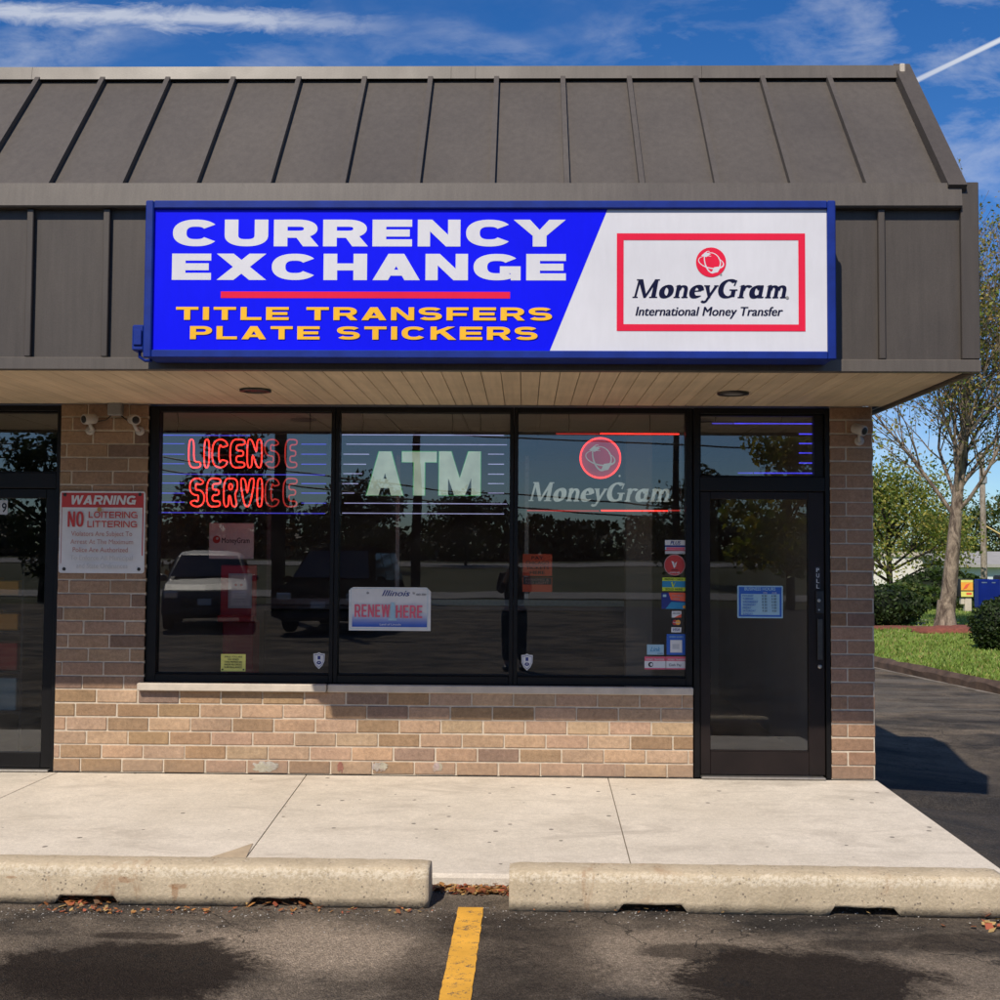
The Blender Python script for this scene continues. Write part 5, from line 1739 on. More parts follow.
for k in range(4): fc.rect(x0 + .03, z0 + .03 + k * .022, x1 - .03 - .02 * (k % 2), z0 + .034 + k * .022, ii['grey'])
mb.build('form', IM, t, fixn=False)
t = empty('counter', (0, 0, 0), 'dark shop counter with a glazed screen at the back of the shop', 'counter')
mb = MB(); mb.box(-2.6, 3.2, 0, 1.2, 3.8, 1.05, 0, None, .02); mb.build('counter_base', M['dark_lam'], t)
mb = MB(); mb.box(-2.65, 3.1, 1.051, 1.25, 3.85, 1.09, 0, None, .01); mb.build('counter_top', M['grey_box'], t)
mb = MB(); mb.box(-2.6, 3.3, 1.091, 1.2, 3.33, 1.15)
for x in (-2.6, -1.3, 0, 1.16): mb.box(x, 3.3, 1.151, x + .04, 3.33, 2.6)
mb.build('screen_frame', M['alu'], t)
mb = MB(); mb.box(1.28, .33, .001, 1.98, .78, .016, 0, None, .005)
o = mb.build('door_mat', M['black'], None); tag(o, 'dark entrance mat on the floor just inside the glazed door', 'mat')
t = empty('display_rack', (0, 0, 0), 'rack of coloured boxes behind the neighbouring door', 'rack')
mb = MB()
xb = onY(24, 600, .9)[0]
for z in (.30, .62, .94, 1.22): mb.box(xb - .9, .85, z, xb, 1.25, z + .025)
mb.box(xb - .92, .85, .001, xb - .9, 1.25, 1.5); mb.box(xb, .85, .001, xb + .02, 1.25, 1.5)
mb.build('shelf_frame', M['dark_lam'], t)
for k, (z, h, mt) in enumerate(((.965, .16, 'gold'), (.645, .24, 'red'), (.325, .26, 'sky'), (1.246, .14, 'gold'))):
    mb = MB()
    for j in range(4): mb.box(xb - .88 + j * .215, .87, z, xb - .88 + j * .215 + .2, 1.1, z + h * (.85 + .15 * ((j * 7 + k) % 3) / 2), 0, None, .006)
    mb.build('goods', I[mt], t)
# ================================================================== GROUND, LOT, SIDEWALK
def sstep(a, b, x):
    t_ = max(0.0, min(1.0, (x - a) / (b - a)))
    return t_ * t_ * (3 - 2 * t_)


def z_lot(x, y):
    z = -.125 - .17 * sstep(1.9, 4.2, x) * sstep(-3.4, -1.2, y)
    z -= .01 * sstep(0, 20, y)
    z += .05 * sstep(-18, -30, y)
    return z


def z_ground(x, y):
    z = -.40
    z += 1.35 * sstep(-30, -75, y)
    z -= 1.6 * sstep(44, 62, y)
    return z


def grid(mb, xs, ys, zf, mi=0, keep=None):
    P = [(x, y, zf(x, y)) for y in ys for x in xs]
    n = len(xs)
    Fc = []
    for j in range(len(ys) - 1):
        for i in range(n - 1):
            if keep is None or keep((xs[i] + xs[i + 1]) / 2, (ys[j] + ys[j + 1]) / 2): Fc.append([j * n + i, j * n + i + 1, (j + 1) * n + i + 1, (j + 1) * n + i])
    mb.add(P, Fc, mi, None, True)


def lin(a, b, n): return [a + (b - a) * i / n for i in range(n + 1)]


mb = MB()
gx_ = [-1500, -700, -300, -120] + lin(-80, 80, 20) + [120, 300, 700, 1500]
gy_ = [-1500, -700, -300, -160] + lin(-120, 100, 44) + [160, 300, 700, 1500]
grid(mb, gx_, gy_, z_ground)
tag(mb.build('ground', M['ground']), kind='structure')
# the kerb line at the right of the drive
ka, kb = onZ(877, 659.5, -.16), onZ(1000, 684.5, -.16)
def kx(y): return ka.x + (kb.x - ka.x) * (y - ka.y) / (kb.y - ka.y)
mb = MB()
ysl = lin(-30, 40, 140)
P, Fc = [], []
xn = 60
for y in ysl:
    xr = kx(y) if y > 2.5 else 40 + (kx(2.5) - 40) * sstep(-6, 2.5, y)
    for i in range(xn + 1):
        f = i / xn
        x = -45 + (min(xr, 12) + 45) * f if xr < 12 else (-45 + 57 * f / .9 if f < .9 else 12 + (xr - 12) * (f - .9) / .1)
        P.append((x, y, z_lot(x, y)))
for j in range(len(ysl) - 1):
    for i in range(xn):
        a = j * (xn + 1) + i
        Fc.append([a, a + 1, a + xn + 2, a + xn + 1])
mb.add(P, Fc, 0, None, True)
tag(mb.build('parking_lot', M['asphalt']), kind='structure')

# sidewalk slabs: falls slightly to the lot; sawn joints between
sw_y = -2.39
jx0, jx1 = [], []
def slab_z(y): return -.004 + .064 * y / 2.39
joint = [(-6.2, -6.2), (WX(60, 778) - .02, onZ(0, 815, -.02).x - .35), (onZ(305, 776, 0).x, onZ(245, 860, -.06).x), (onZ(609, 780, 0).x, onZ(629, 860, -.06).x), (x_pier1 + .01, onZ(1003, 870, -.062).x)]
mb = MB()
for k in range(len(joint) - 1):
    (a0, a1), (b0, b1) = joint[k], joint[k + 1]
    g = .007
    e = .012
    ny_, nx_ = 10, 6
    P = []
    for j in range(ny_ + 1):
        y = -.002 + (sw_y + .002) * j / ny_
        for i in range(nx_ + 1):
            xa = a0 + (a1 - a0) * j / ny_ + g / 2; xb = b0 + (b1 - b0) * j / ny_ - g / 2
            P.append((xa + (xb - xa) * i / nx_, y, slab_z(y)))
    Fc = [[j * (nx_ + 1) + i, j * (nx_ + 1) + i + 1, (j + 1) * (nx_ + 1) + i + 1, (j + 1) * (nx_ + 1) + i] for j in range(ny_) for i in range(nx_)]
    mb.add(P, Fc, 0)
    # front nose and sides
    q = [(a1 + g / 2, sw_y, slab_z(sw_y)), (b1 - g / 2, sw_y, slab_z(sw_y)), (b1 - g / 2, sw_y - .018, slab_z(sw_y) - .02), (a1 + g / 2, sw_y - .018, slab_z(sw_y) - .02), (a1 + g / 2, sw_y - .024, -.4), (b1 - g / 2, sw_y - .024, -.4)]
    mb.add(q, [[0, 1, 2, 3], [3, 2, 5, 4]], 0)
    for (c0, c1, sgn) in ((a0, a1, 1), (b0, b1, -1)):
        s_ = [(c0 + sgn * g / 2, -.002, slab_z(0)), (c1 + sgn * g / 2, sw_y, slab_z(sw_y)), (c1 + sgn * g / 2, sw_y, -.4), (c0 + sgn * g / 2, -.002, -.4)]
        mb.add(s_, [[0, 1, 2, 3]], 0)
# bed under the joints
mb.add([(-6.2, 0, -.035), (x_pier1, 0, -.035), (joint[-1][1], sw_y, -.10), (-6.2, sw_y, -.10)], [[0, 1, 2, 3]], 1)
M['joint_dirt'] = simple('joint_dirt', (.12, .10, .075), .95, 0, .3, 20)
tag(mb.build('sidewalk', [M['sidewalk'], M['joint_dirt']]), kind='structure')
# cracked corner patch at the joint near the left parking stop
mb = MB()
p1, p2, p3 = onZ(246, 857, -.055), onZ(253, 843, -.05), onZ(205, 858, -.055)
mb.add([(p1.x, p1.y, slab_z(p1.y) + .004), (p2.x, p2.y, slab_z(p2.y) + .004), ((p2.x + p3.x) / 2 + .02, (p2.y + p3.y) / 2, slab_z(p2.y) + .004), (p3.x, p3.y, slab_z(p3.y) + .004)], [[0, 1, 2, 3]])
tag(mb.build('sidewalk_patch', simple('patch_concrete', (.42, .33, .22), .9, 0, .2, 12, .4, 120)), kind='structure')
# painted bay line
mb = MB()
zl = .004
pa, pb = onZ(471, 908, -.125), onZ(455, 1000, -.125)
P = []
n = 60
rs = random.Random(4)
ym = pb.y - 1.6
for i in range(n + 1):
    y = pa.y + (ym - pa.y) * i / n
    xc = pa.x + (pb.x - pa.x) * (y - pa.y) / (pb.y - pa.y)
    w = .062
    j1, j2 = rs.uniform(-.0025, .0025), rs.uniform(-.0025, .0025)
    P += [(xc - w + j1, y, z_lot(xc, y) + zl), (xc + w + j2, y, z_lot(xc, y) + zl)]
mb.add(P, [[2 * i, 2 * i + 1, 2 * i + 3, 2 * i + 2] for i in range(n)])
tag(mb.build('parking_line', M['stripe']), kind='structure')

# ------------------------------------------------------------------ precast parking stops
def stop(xa, xb, notches, yaw, label, seed):
    """long cast block with chamfered top edges and two arched drain slots along its foot"""
    t_ = empty('parking_stop', (0, 0, 0), label, 'parking stop', 'concrete parking stops')
    L = xb - xa
    rr = random.Random(seed)
    xs = sorted(set([0, .02, .05] + lin(0.1, L - .1, int(L / .03)) + [L - .05, L - .02, L] + [v for a, b in notches for v in (a - .03, a, b, b + .03)]))
    H = .190
    prof = [(-.122, 0.0), (-.121, .05), (-.118, .10), (-.115, .160), (-.108, .181), (-.092, H), (.06, H), (.095, .178), (.115, .15), (.14, 0.0)]
    P = []
    for x in xs:
        ed = min(x, L - x)
        shr = .035 * (1 - sstep(0, .045, ed))
        nz_ = 0.0
        for a, b in notches:
            nz_ = max(nz_, .040 * min(sstep(a - .035, a, x), 1 - sstep(b, b + .035, x)))
        for k, (py_, pz) in enumerate(prof):
            z = pz
            if k == 0 and nz_: z = nz_
            if k == 1 and nz_: z = max(z, nz_ + .012)
            if k == 9 and nz_: z = nz_
            jx = mnoise.noise(Vector((x * 9, k * 1.7, seed))) * .005 + mnoise.noise(Vector((x * 38, k * 3.1, seed + 5))) * .0035
            yy = py_ * (1 - shr * 2.0) + jx * (1 if py_ < 0 else -1)
            zz_ = (z if z < .02 else z * (1 - shr) + jx * .8)
            P.append((xa + x, yy, zz_))
    n = len(prof)
    Fc = []
    for i in range(len(xs) - 1):
        for k in range(n):
            k2 = (k + 1) % n
            Fc.append([i * n + k, (i + 1) * n + k, (i + 1) * n + k2, i * n + k2])
    Fc += [list(range(n - 1, -1, -1)), [(len(xs) - 1) * n + k for k in range(n)]]
    mb = MB(); mb.add(P, Fc, 0, None, False)
    o = mb.build('stop_block', M['stop'], t_)
    for p in o.data.polygons: p.use_smooth = len(p.vertices) == 4
    return t_


SYC = -2.715
def stx(px): return onZ(px, 905, -.10).x
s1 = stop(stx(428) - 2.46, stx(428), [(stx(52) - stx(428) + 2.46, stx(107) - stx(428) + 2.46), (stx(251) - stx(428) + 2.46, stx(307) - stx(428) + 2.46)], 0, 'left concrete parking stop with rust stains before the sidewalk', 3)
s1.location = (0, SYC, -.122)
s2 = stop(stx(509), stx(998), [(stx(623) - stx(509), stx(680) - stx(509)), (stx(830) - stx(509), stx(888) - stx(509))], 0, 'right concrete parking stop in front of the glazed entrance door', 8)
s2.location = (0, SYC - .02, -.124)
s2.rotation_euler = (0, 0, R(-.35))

# leaves and grit caught along the stops
mb = MB()
rl = random.Random(12)
def litter(px, py, n, sx_, sy_, z=None, s0=.012, s1=.03):
    p = onZ(px, py, -.12)
    for _ in range(n):
        x = p.x + rl.gauss(0, sx_); y = p.y + rl.gauss(0, sy_)
        zz_ = z_lot(x, y) + rl.uniform(.004, .02) if z is None else z
        s = rl.uniform(s0, s1)
        a = rl.uniform(0, 6.3); t1, t2 = rl.uniform(-.5, .5), rl.uniform(-.5, .5)
        u = Vector((math.cos(a), math.sin(a), t1)) * s; w = Vector((-math.sin(a), math.cos(a), t2)) * s * rl.uniform(.4, .8)
        c = Vector((x, y, zz_))
        col = rl.choice([(.32, .12, .04), (.24, .085, .035), (.40, .19, .06), (.20, .12, .07), (.45, .30, .12), (.36, .10, .05)])
        k = rl.uniform(.7, 1.2)
        mb.add([c - u, c - u * .2 + w, c + u, c - u * .1 - w], [[0, 1, 2, 3]], 0, tuple(v * k for v in col))
for px, n in ((80, 60), (279, 55), (651, 60), (859, 50)): litter(px, 902, n, .10, .05)
for px, n in ((100, 60), (180, 40), (300, 30), (380, 20), (600, 14), (700, 14), (930, 10)): litter(px, 911, n, .16, .025, None, .006, .018)
litter(470, 890, 210, .12, .022); litter(485, 893, 60, .07, .02); litter(440, 888, 40, .03, .025); litter(500, 890, 60, .03, .03)
litter(990, 925, 25, .08, .05)
tag(mb.build('fallen_leaves', M['dry_leaf'], fixn=False), kind='stuff')
mb = MB()
def pebble(x, y, s):
    c = (x, y, z_lot(x, y) + s * .3)
    k = rl.uniform(.10, .42)
    mb.blob(c, (s, s * rl.uniform(.6, 1), s * .6), rl.randint(0, 99), .3, 1.5, 6, 4, 0, (k, k * .93, k * .82))
for _ in range(800):
    px = rl.uniform(-20, 1020)
    p = onZ(px, rl.choice((908, 910, 911, 913, 914, 918, 926)) + rl.gauss(0, 2.5), -.12)
    pebble(p.x, p.y, rl.uniform(.0015, .005))
for _ in range(200):
    p = onZ(rl.uniform(430, 508), rl.uniform(883, 892), -.12); pebble(p.x, p.y, rl.uniform(.003, .009))
M['pebble'] = attr_mat('pebble', .9, .2, 30, .3, 60)
tag(mb.build('gravel', M['pebble']), kind='stuff')

# ================================================================== RIGHT HAND BACKGROUND
def z_lawn(x, y): return -.15 + .10 * sstep(0, 6, x - kx(y)) - .02 * sstep(20, 30, y) - 1.3 * sstep(44, 62, y) + .02 * mnoise.noise(Vector((x * .6, y * .6, 0)))


mb = MB()
ysl = lin(4.5, 62, 80)
P, Fc = [], []
for y in ysl:
    for i in range(41):
        x = kx(y) + .12 + 60 * (i / 40) ** 1.8
        P.append((x, y, z_lawn(x, y)))
for j in range(len(ysl) - 1):
    for i in range(40):
        a = j * 41 + i; Fc.append([a, a + 1, a + 42, a + 41])
mb.add(P, Fc, 0, None, True)
tag(mb.build('lawn', M['lawn']), kind='structure')
# dark timber/earth kerb between drive and lawn, pale gutter edge in front of it
mb = MB()
rk = random.Random(3)
ys = lin(4.5, 40, 150)
P = []
for y in ys:
    x = kx(y); j = lambda: rk.uniform(-.02, .02)
    zl_ = z_lot(x, y)
    P += [(x - .03 + j(), y, zl_ - .02), (x - .02 + j(), y, zl_ + .10 + j()), (x + .06 + j(), y, z_lawn(x + .1, y) + .025 + j() * .5), (x + .34 + j(), y, z_lawn(x + .34, y) - .03)]
mb.add(P, [[4 * i + k, 4 * i + k + 1, 4 * i + k + 5, 4 * i + k + 4] for i in range(len(ys) - 1) for k in range(3)], 0, None, False)
tag(mb.build('kerb', M['timber_kerb']), kind='structure')
mb = MB()
P = []
for y in ys:
    x = kx(y); w = .06 + rk.uniform(-.03, .03)
    P += [(x - .04 - w, y, z_lot(x, y) + .004), (x - .03, y, z_lot(x, y) + .008)]
mb.add(P, [[2 * i, 2 * i + 1, 2 * i + 3, 2 * i + 2] for i in range(len(ys) - 1)])
tag(mb.build('gutter_edge', simple('gutter_grit', (.17, .15, .125), .95, 0, .5, 6, .5, 60)), kind='structure')

# grass blades where the lawn is in view
mb = MB()
rg = random.Random(5)
cnt = 0
while cnt < 15000:
    px = rg.uniform(872, 1040); py = rg.uniform(598, 684)
    p = onZ(px, py, -.12)
    x, y = p.x, p.y
    if x < kx(y) + .15 or y > 42 or y < 5: continue
    cnt += 1
    z = z_lawn(x, y)
    h = rg.uniform(.03, .075) * (1 + .4 * mnoise.noise(Vector((x * .8, y * .8, 3))))
    a = rg.uniform(0, 6.3); w = rg.uniform(.012, .03)
    dx_, dy_ = math.cos(a) * w, math.sin(a) * w
    lx, ly = rg.gauss(0, .03), rg.gauss(0, .03)
    k = rg.uniform(.65, 1.25); dry = rg.random() < .12
    col = (.32 * k, .29 * k, .10 * k) if dry else (.19 * k, .28 * k, .055 * k)
    mb.add([(x - dx_, y - dy_, z - .01), (x + dx_, y + dy_, z - .01), (x + lx, y + ly, z + h)], [[0, 1, 2]], 0, col)
tag(mb.build('grass', M['blade'], fixn=False), kind='stuff')


# ------------------------------------------------------------------ vegetation makers
def leaf_cards(mb, pts, size, cols, rr, mi=0, up=0.3):
    for p in pts:
        s = size * rr.uniform(.55, 1.35)
        n = Vector((rr.gauss(0, 1), rr.gauss(0, 1), rr.gauss(up, 1)))
        if n.length < .01: n = Vector((0, 0, 1))
        n.normalize()
        u = n.orthogonal().normalized(); w = n.cross(u)
        a = rr.uniform(0, 6.3)
        u2 = (u * math.cos(a) + w * math.sin(a)) * s; w2 = (w * math.cos(a) - u * math.sin(a)) * s * .55
        c = rr.choice(cols); k = rr.uniform(.7, 1.25)
        P = Vector(p)
        mb.add([P - u2, P - u2 * .1 + w2, P + u2, P - u2 * .1 - w2], [[0, 1, 2, 3]], mi, (c[0] * k, c[1] * k, c[2] * k))


def hedge(name, c, r, label, n, cols, seed, group=None, size=.05, cat='shrub', box=False):
    """clipped bush: a dark inner mass under a shell of small leaves"""
    rr = random.Random(seed)
    t_ = empty(name, (c[0], c[1], c[2]), label, cat, group)
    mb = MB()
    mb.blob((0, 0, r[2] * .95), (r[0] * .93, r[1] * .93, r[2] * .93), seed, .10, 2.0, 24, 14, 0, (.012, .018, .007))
    mb.build('dark_core', M['leaf'], t_)
    pts = []
    for _ in range(n):
        d = Vector((rr.gauss(0, 1), rr.gauss(0, 1), rr.gauss(0, 1))).normalized()
        if box:
            m_ = max(abs(d.x), abs(d.y), abs(d.z)); d = d * (.55 + .45 / m_) if m_ > 0 else d
            d = Vector((max(-1, min(1, d.x)), max(-1, min(1, d.y)), max(-1, min(1, d.z))))
        k = (1 + .16 * mnoise.noise(d * 2.6 + Vector((seed * 3.7, seed * 1.3, 0)))) * rr.uniform(.86, 1.07)
        p = Vector((d.x * r[0] * k, d.y * r[1] * k, r[2] * .95 + d.z * r[2] * k))
        if p.z < .02: continue
        pts.append(p)
    mb = MB(); leaf_cards(mb, pts, size, cols, rr); mb.build('foliage', M['leaf'], t_, fixn=False)
    return t_


DG = [(.030, .055, .014), (.022, .042, .012), (.045, .075, .018), (.035, .05, .016)]
MG = [(.06, .10, .022), (.045, .08, .02), (.085, .13, .03), (.10, .12, .03)]
YG = [(.24, .25, .05), (.17, .22, .045), (.29, .26, .06), (.10, .15, .03), (.33, .27, .07)]
AU = [(.30, .20, .05), (.26, .15, .05), (.20, .17, .05), (.35, .24, .08), (.16, .11, .05)]


def branch_tree(name, base, label, H, r0, lean, seed, spread, lvl, leaf_n, leaf_size, cols, bark, cat='tree', group=None, first=.3, up=.55, leafz=None, nlimb=11, gap=0.0, tops=None, tstart=.35):
    """tapered trunk, limbs and twigs in one mesh, leaves strung along the twigs in another"""
    rr = random.Random(seed)
    t_ = empty(name, base, label, cat, group)
    mb = MB(); tips = []

    def limb(p, d, L, r, level):
        n = 7 if level < 2 else 5
        pts, rad = [p.copy()], [r]
        dd = d.copy()
        for i in range(n):
            g_ = .025 if level == 0 else .11
            dd = (dd + Vector((rr.gauss(0, g_), rr.gauss(0, g_), rr.gauss(.05 * up, .07)))).normalized()
            p = p + dd * (L / n)
            pts.append(p.copy()); rad.append(max(.004, r * (1 - (i + 1) / n * .82)))
        mb.tube(pts, rad, 9 if level == 0 else (6 if level == 1 else 4), 0, None, False, False)
        if level >= lvl:
            tips.append(pts)
            return
        kids = nlimb if level == 0 else (11 if level == 1 else 7)
        for k in range(kids):
            f = (first + (1 - first) * (k + rr.random() * .7) / kids) if level == 0 else (tstart + (1 - tstart) * (k + rr.random()) / kids)
            f = min(.98, f)
            i = min(n - 1, int(f * n)); q = pts[i].lerp(pts[i + 1], f * n - i)
            axis = (pts[i + 1] - pts[i]).normalized()
            a = k * 2.4 + rr.uniform(-.5, .5)
            o_ = axis.orthogonal().normalized(); side = o_ * math.cos(a) + axis.cross(o_) * math.sin(a)
            nd_ = (side * spread * rr.uniform(.75, 1.2) + axis * up * rr.uniform(.7, 1.3) + Vector((0, 0, .18 * up))).normalized()
            ll = L * (.62 - .30 * f if level == 0 else .52) * rr.uniform(.75, 1.2)
            limb(q, nd_, ll, rad[i] * (.36 if level == 0 else .55), level + 1)

    limb(Vector((0, 0, -.05)), Vector((lean[0], lean[1], 1)).normalized(), H, r0, 0)
    # root flare
    mb.lathe([(r0 * 1.75, -.05), (r0 * 1.3, .10), (r0 * 1.06, .35), (r0 * .96, .7)], (0, 0, 0), (lean[0], lean[1], 1), 12, 0)
    mb.build('trunk', bark, t_)
    mb = MB(); pts = []
    if tips:
        per = max(1, leaf_n // len(tips))
        for tp in tips:
            zt_ = tp[-1].z
            m_ = per
            if leafz: m_ = int(per * leafz(zt_ / H, rr))
            for _ in range(m_):
                f = rr.random() ** .7 * (len(tp) - 1.001)
                i = int(f)
                q = tp[i].lerp(tp[i + 1], f - i)
                pts.append(q + Vector((rr.gauss(0, 1), rr.gauss(0, 1), rr.gauss(-.3, .8))) * leaf_size * 1.6)
    leaf_cards(mb, pts, leaf_size, cols, rr)
    mb.build('crown', M['leaf'], t_, fixn=False)
    return t_


# the tree on the lawn
tb = onZ(945, 633, -.10)
main_tree = branch_tree('lawn_tree', (tb.x, tb.y, z_lawn(tb.x, tb.y)), 'tall thinning tree with pale mottled trunk in a ring of red mulch', 6.6, .20, (.05, 0), 23, .60, 3, 46000, .046, YG + YG + AU[:2] + MG[:1], M['bark'], first=.36, up=.8,
                        leafz=lambda z, r_: 2.2 if z < .5 else (1.0 if z < .7 else .35), nlimb=26, tstart=.2)
mb = MB()
mb.blob((0, 0, 0), (.82, .55, .17), 4, .25, 2.2, 26, 10)
o = mb.build('mulch_ring', M['mulch']); o.location = (tb.x + .05, tb.y - .15, z_lawn(tb.x, tb.y) - .015); tag(o, 'ring of red bark mulch around the foot of the tree', 'mulch')
hp = onZ(882, 628, -.12)
hedge('clipped_shrub', (hp.x - .35, hp.y + .5, z_lawn(hp.x, hp.y) - .06), (1.5, 1.0, .54), 'dark clipped shrub just beyond the brick corner pier', 9000, DG, 3, 'dark shrubs on the lawn', .05)
mb = MB(); mb.blob((0, 0, 0), (1.9, .5, .07), 9, .25, 2.2, 26, 8)
o = mb.build('mulch_bed', M['mulch']); o.location = (hp.x + .3, hp.y - .75, z_lawn(hp.x, hp.y) - .01); tag(o, 'strip of red mulch in front of the dark clipped shrub', 'mulch')
hp2 = onZ(1006, 650, -.12)
hedge('clipped_shrub', (hp2.x, hp2.y, z_lawn(hp2.x, hp2.y) - .05), (.62, .62, .50), 'rounded dark shrub at the right edge before the blue board', 6000, DG, 5, 'dark shrubs on the lawn', .035)
for k, (px, py, rx, rz_, lab, d_) in enumerate(((909, 590, 1.2, .52, 'loose green bush behind the clipped shrub and left of the tree', 40), (941, 590, 1.4, .74, 'loose dark bush directly behind the pale tree trunk', 41.5), (966, 589, 1.1, .62, 'loose dark bush behind the yellow box on its post', 43))):
    d = ray(px, py); tt_ = d_ / d.y
    hedge('garden_bush', (CAM_LOC.x + d.x * tt_, CAM_LOC.y + d_, -.3), (rx, 1.2, rz_), lab, 3800, MG if k == 0 else DG + MG[:2], 30 + k, 'loose bushes at the far side of the lawn', .10)
# low clipped strip hedge and pale path beyond the tree
a = onZ(905, 610, -.12); b = onZ(985, 612, -.12)
rr = random.Random(8)
t = empty('strip_hedge', (0, 0, 0), 'low green strip hedge behind the pale path', 'hedge')
mb = MB(); mb.box(a.x - 1, a.y, -.3, b.x + .5, a.y + .7, .10, 0, (.02, .03, .01)); mb.build('dark_core', M['leaf'], t)  # solid dark core inside the leaves
pts = [(rr.uniform(a.x - 1.05, b.x + .55), a.y - .04 + .75 * rr.random() ** 2, -.14 + .28 * rr.random() ** .6) for _ in range(5000)]
mb = MB(); leaf_cards(mb, pts, .06, MG + DG[2:], rr); mb.build('foliage', M['leaf'], t, fixn=False)
pa = onZ(916, 628.5, -.12); pb = onZ(1010, 629, -.12); pc = onZ(1010, 622.5, -.12); pd = onZ(920, 622, -.12)
mb = MB(); mb.prism([(pa.x, pa.y), (pb.x + 5, pb.y), (pc.x + 5, pc.y), (pd.x, pd.y)], -.2, -.055, 'Z')
tag(mb.build('path', M['pale_path']), kind='structure')

# yellow box on a post, blue board, utility pole
def at(px, py, depth):
    d = ray(px, py); k = depth / d.y
    return CAM_LOC + d * k
dp = 38.0
p0, p1 = at(959, 597.5, dp), at(972, 579, dp)
t = empty('post_box', (0, 0, 0), 'orange and cream printed box on a thick pale post beyond the tree', 'post box')
mb = MB(); mb.box(p0.x, p0.y - .12, p0.z, p1.x, p0.y + .18, p1.z, 0, None, .03)
mb.build('box_body', M['dark_lam'], t)
mb = MB(); fc = Face(mb, p0.y - .124, .002)
zm = p0.z + (p1.z - p0.z) * .36
fc.rect(p0.x + .02, zm + .02, p1.x - .02, p1.z - .03, ii['gold']); fc.rect(p0.x + .02, p1.z - .10, p1.x - .02, p1.z - .03, ii['yellow']); fc.rect(p0.x + .02, p0.z + .03, p1.x - .02, zm - .015, ii['yellow'])
fc.piece([(p0.x + .08, zm + .05), (p0.x + .2, zm + .09), (p0.x + .3, zm + .25), (p0.x + .17, zm + .2)], ii['orange']); fc.rect(p0.x + .18, p0.z + .09, p1.x - .06, p0.z + .16, ii['orange'])
mb.build('printed_panel', IM, t, fixn=False)
pq = at(967, 611.5, dp)
mb = MB(); mb.box(p0.x + .16, p0.y - .08, -.5, p1.x - .04, p0.y + .12, p0.z - .002, 0, None, .02); mb.box(p0.x + .04, p0.y - .07, p0.z - .22, p0.x + .158, p0.y + .1, p0.z - .002, 0, None, .02)
mb.build('post', M['stone'], t)
p0, p1 = at(979, 608, 33), at(998.5, 579.5, 33)
t = empty('blue_board', (0, 0, 0), 'tall blue board with small white marks near the utility pole', 'board')
mb = MB(); mb.box(p0.x, p0.y, p0.z, p1.x + .05, p0.y + .35, p1.z, 0, None, .02); mb.build('board_body', simple('board_blue', (.012, .055, .50), .45, 0, .08, 3), t)
w = p1.x - p0.x
for q_ in ((.14, -.10, .42, -.07), (.66, -.10, .85, -.07)):
    mb = MB(); Face(mb, p0.y - .003, .002).rect(p0.x + w * q_[0], p1.z + q_[1], p0.x + w * q_[2], p1.z + q_[3]); mb.build('printed_mark', M['card_white'], t, fixn=False)
mb = MB(); Face(mb, p0.y - .003, .002).disc(p0.x + w * .22, p0.z + .12, .04, 0, n=10); mb.build('printed_mark', M['card_white'], t, fixn=False)
mb = MB(); mb.box(p0.x + .08, p0.y + .1, -.5, p0.x + .16, p0.y + .2, p0.z - .001); mb.box(p1.x - .12, p0.y + .1, -.5, p1.x - .04, p0.y + .2, p0.z - .001); mb.build('post', M['steel_dark'], t)
t = empty('street_box', (0, 0, 0), 'dark framed blue box beside the tall blue board at the right edge', 'box')
p0, p1 = at(999.5, 601, 34.5), at(1016, 575.5, 34.5)
mb = MB(); mb.box(p0.x, p0.y, p0.z, p1.x, p0.y + .5, p1.z, 0, None, .05); mb.build('box_frame', M['dark_lam'], t)
mb = MB(); mb.box(p0.x + .05, p0.y - .012, p0.z + .05, p1.x - .05, p0.y - .002, p1.z - .05); mb.build('panel', simple('panel_blue', (.05, .09, .30), .4), t)
mb = MB(); mb.box(p0.x + .1, p0.y + .1, -.6, p1.x - .1, p0.y + .4, p0.z - .001); mb.build('base', M['grey_box'], t)
p0 = at(983.5, 560, 46)
t = empty('utility_pole', (p0.x, p0.y, -.8), 'pale wooden utility pole rising behind the lawn tree', 'utility pole')
mb = MB(); mb.tube([(0, 0, 0), (.02, 0, 2), (0, 0, 4.2), (-.02, 0, 6.4)], [.125, .12, .11, .10], 12); mb.build('pole', M['pole_wood'], t)
mb = MB(); mb.box(-.13, -.14, 5.2, .13, .02, 5.5, 0, None, .03); mb.build('bracket', M['grey_box'], t)
mb = MB(); mb.tube([(.1, 0, 3.6), (3, -1.5, 1.6)], .03, 6); mb.build('guy_guard', simple('guard_yellow', (.5, .40, .16), .6), t)

# far buildings
def far_house(x0, x1, y0, zb_, zw, zr, label, wallm, roofm, ridge=True, win=()):
    t_ = empty('far_building', (0, 0, 0), label, 'building', 'pale buildings beyond the lawn')
    mb = MB(); mb.box(x0, y0, zb_, x1, y0 + 8, zw); mb.build('wall', wallm, t_)
    mb = MB()
    if ridge: mb.prism([(y0 - .4, zw - .05), (y0 + 4, zr), (y0 + 8.4, zw - .05), (y0 + 8.4, zw + .1), (y0 + 4, zr + .15), (y0 - .4, zw + .1)], x0 - .4, x1 + .4, 'X')
    else: mb.box(x0 - .1, y0 - .1, zw + .002, x1 + .1, y0 + 8.1, zr)
    mb.build('roof', roofm, t_)
    for (a, b, c, d) in win:
        mb = MB(); mb.box(a, y0 - .03, c, b, y0 - .002, d); mb.build('window', M['dark_lam'], t_)
    return t_


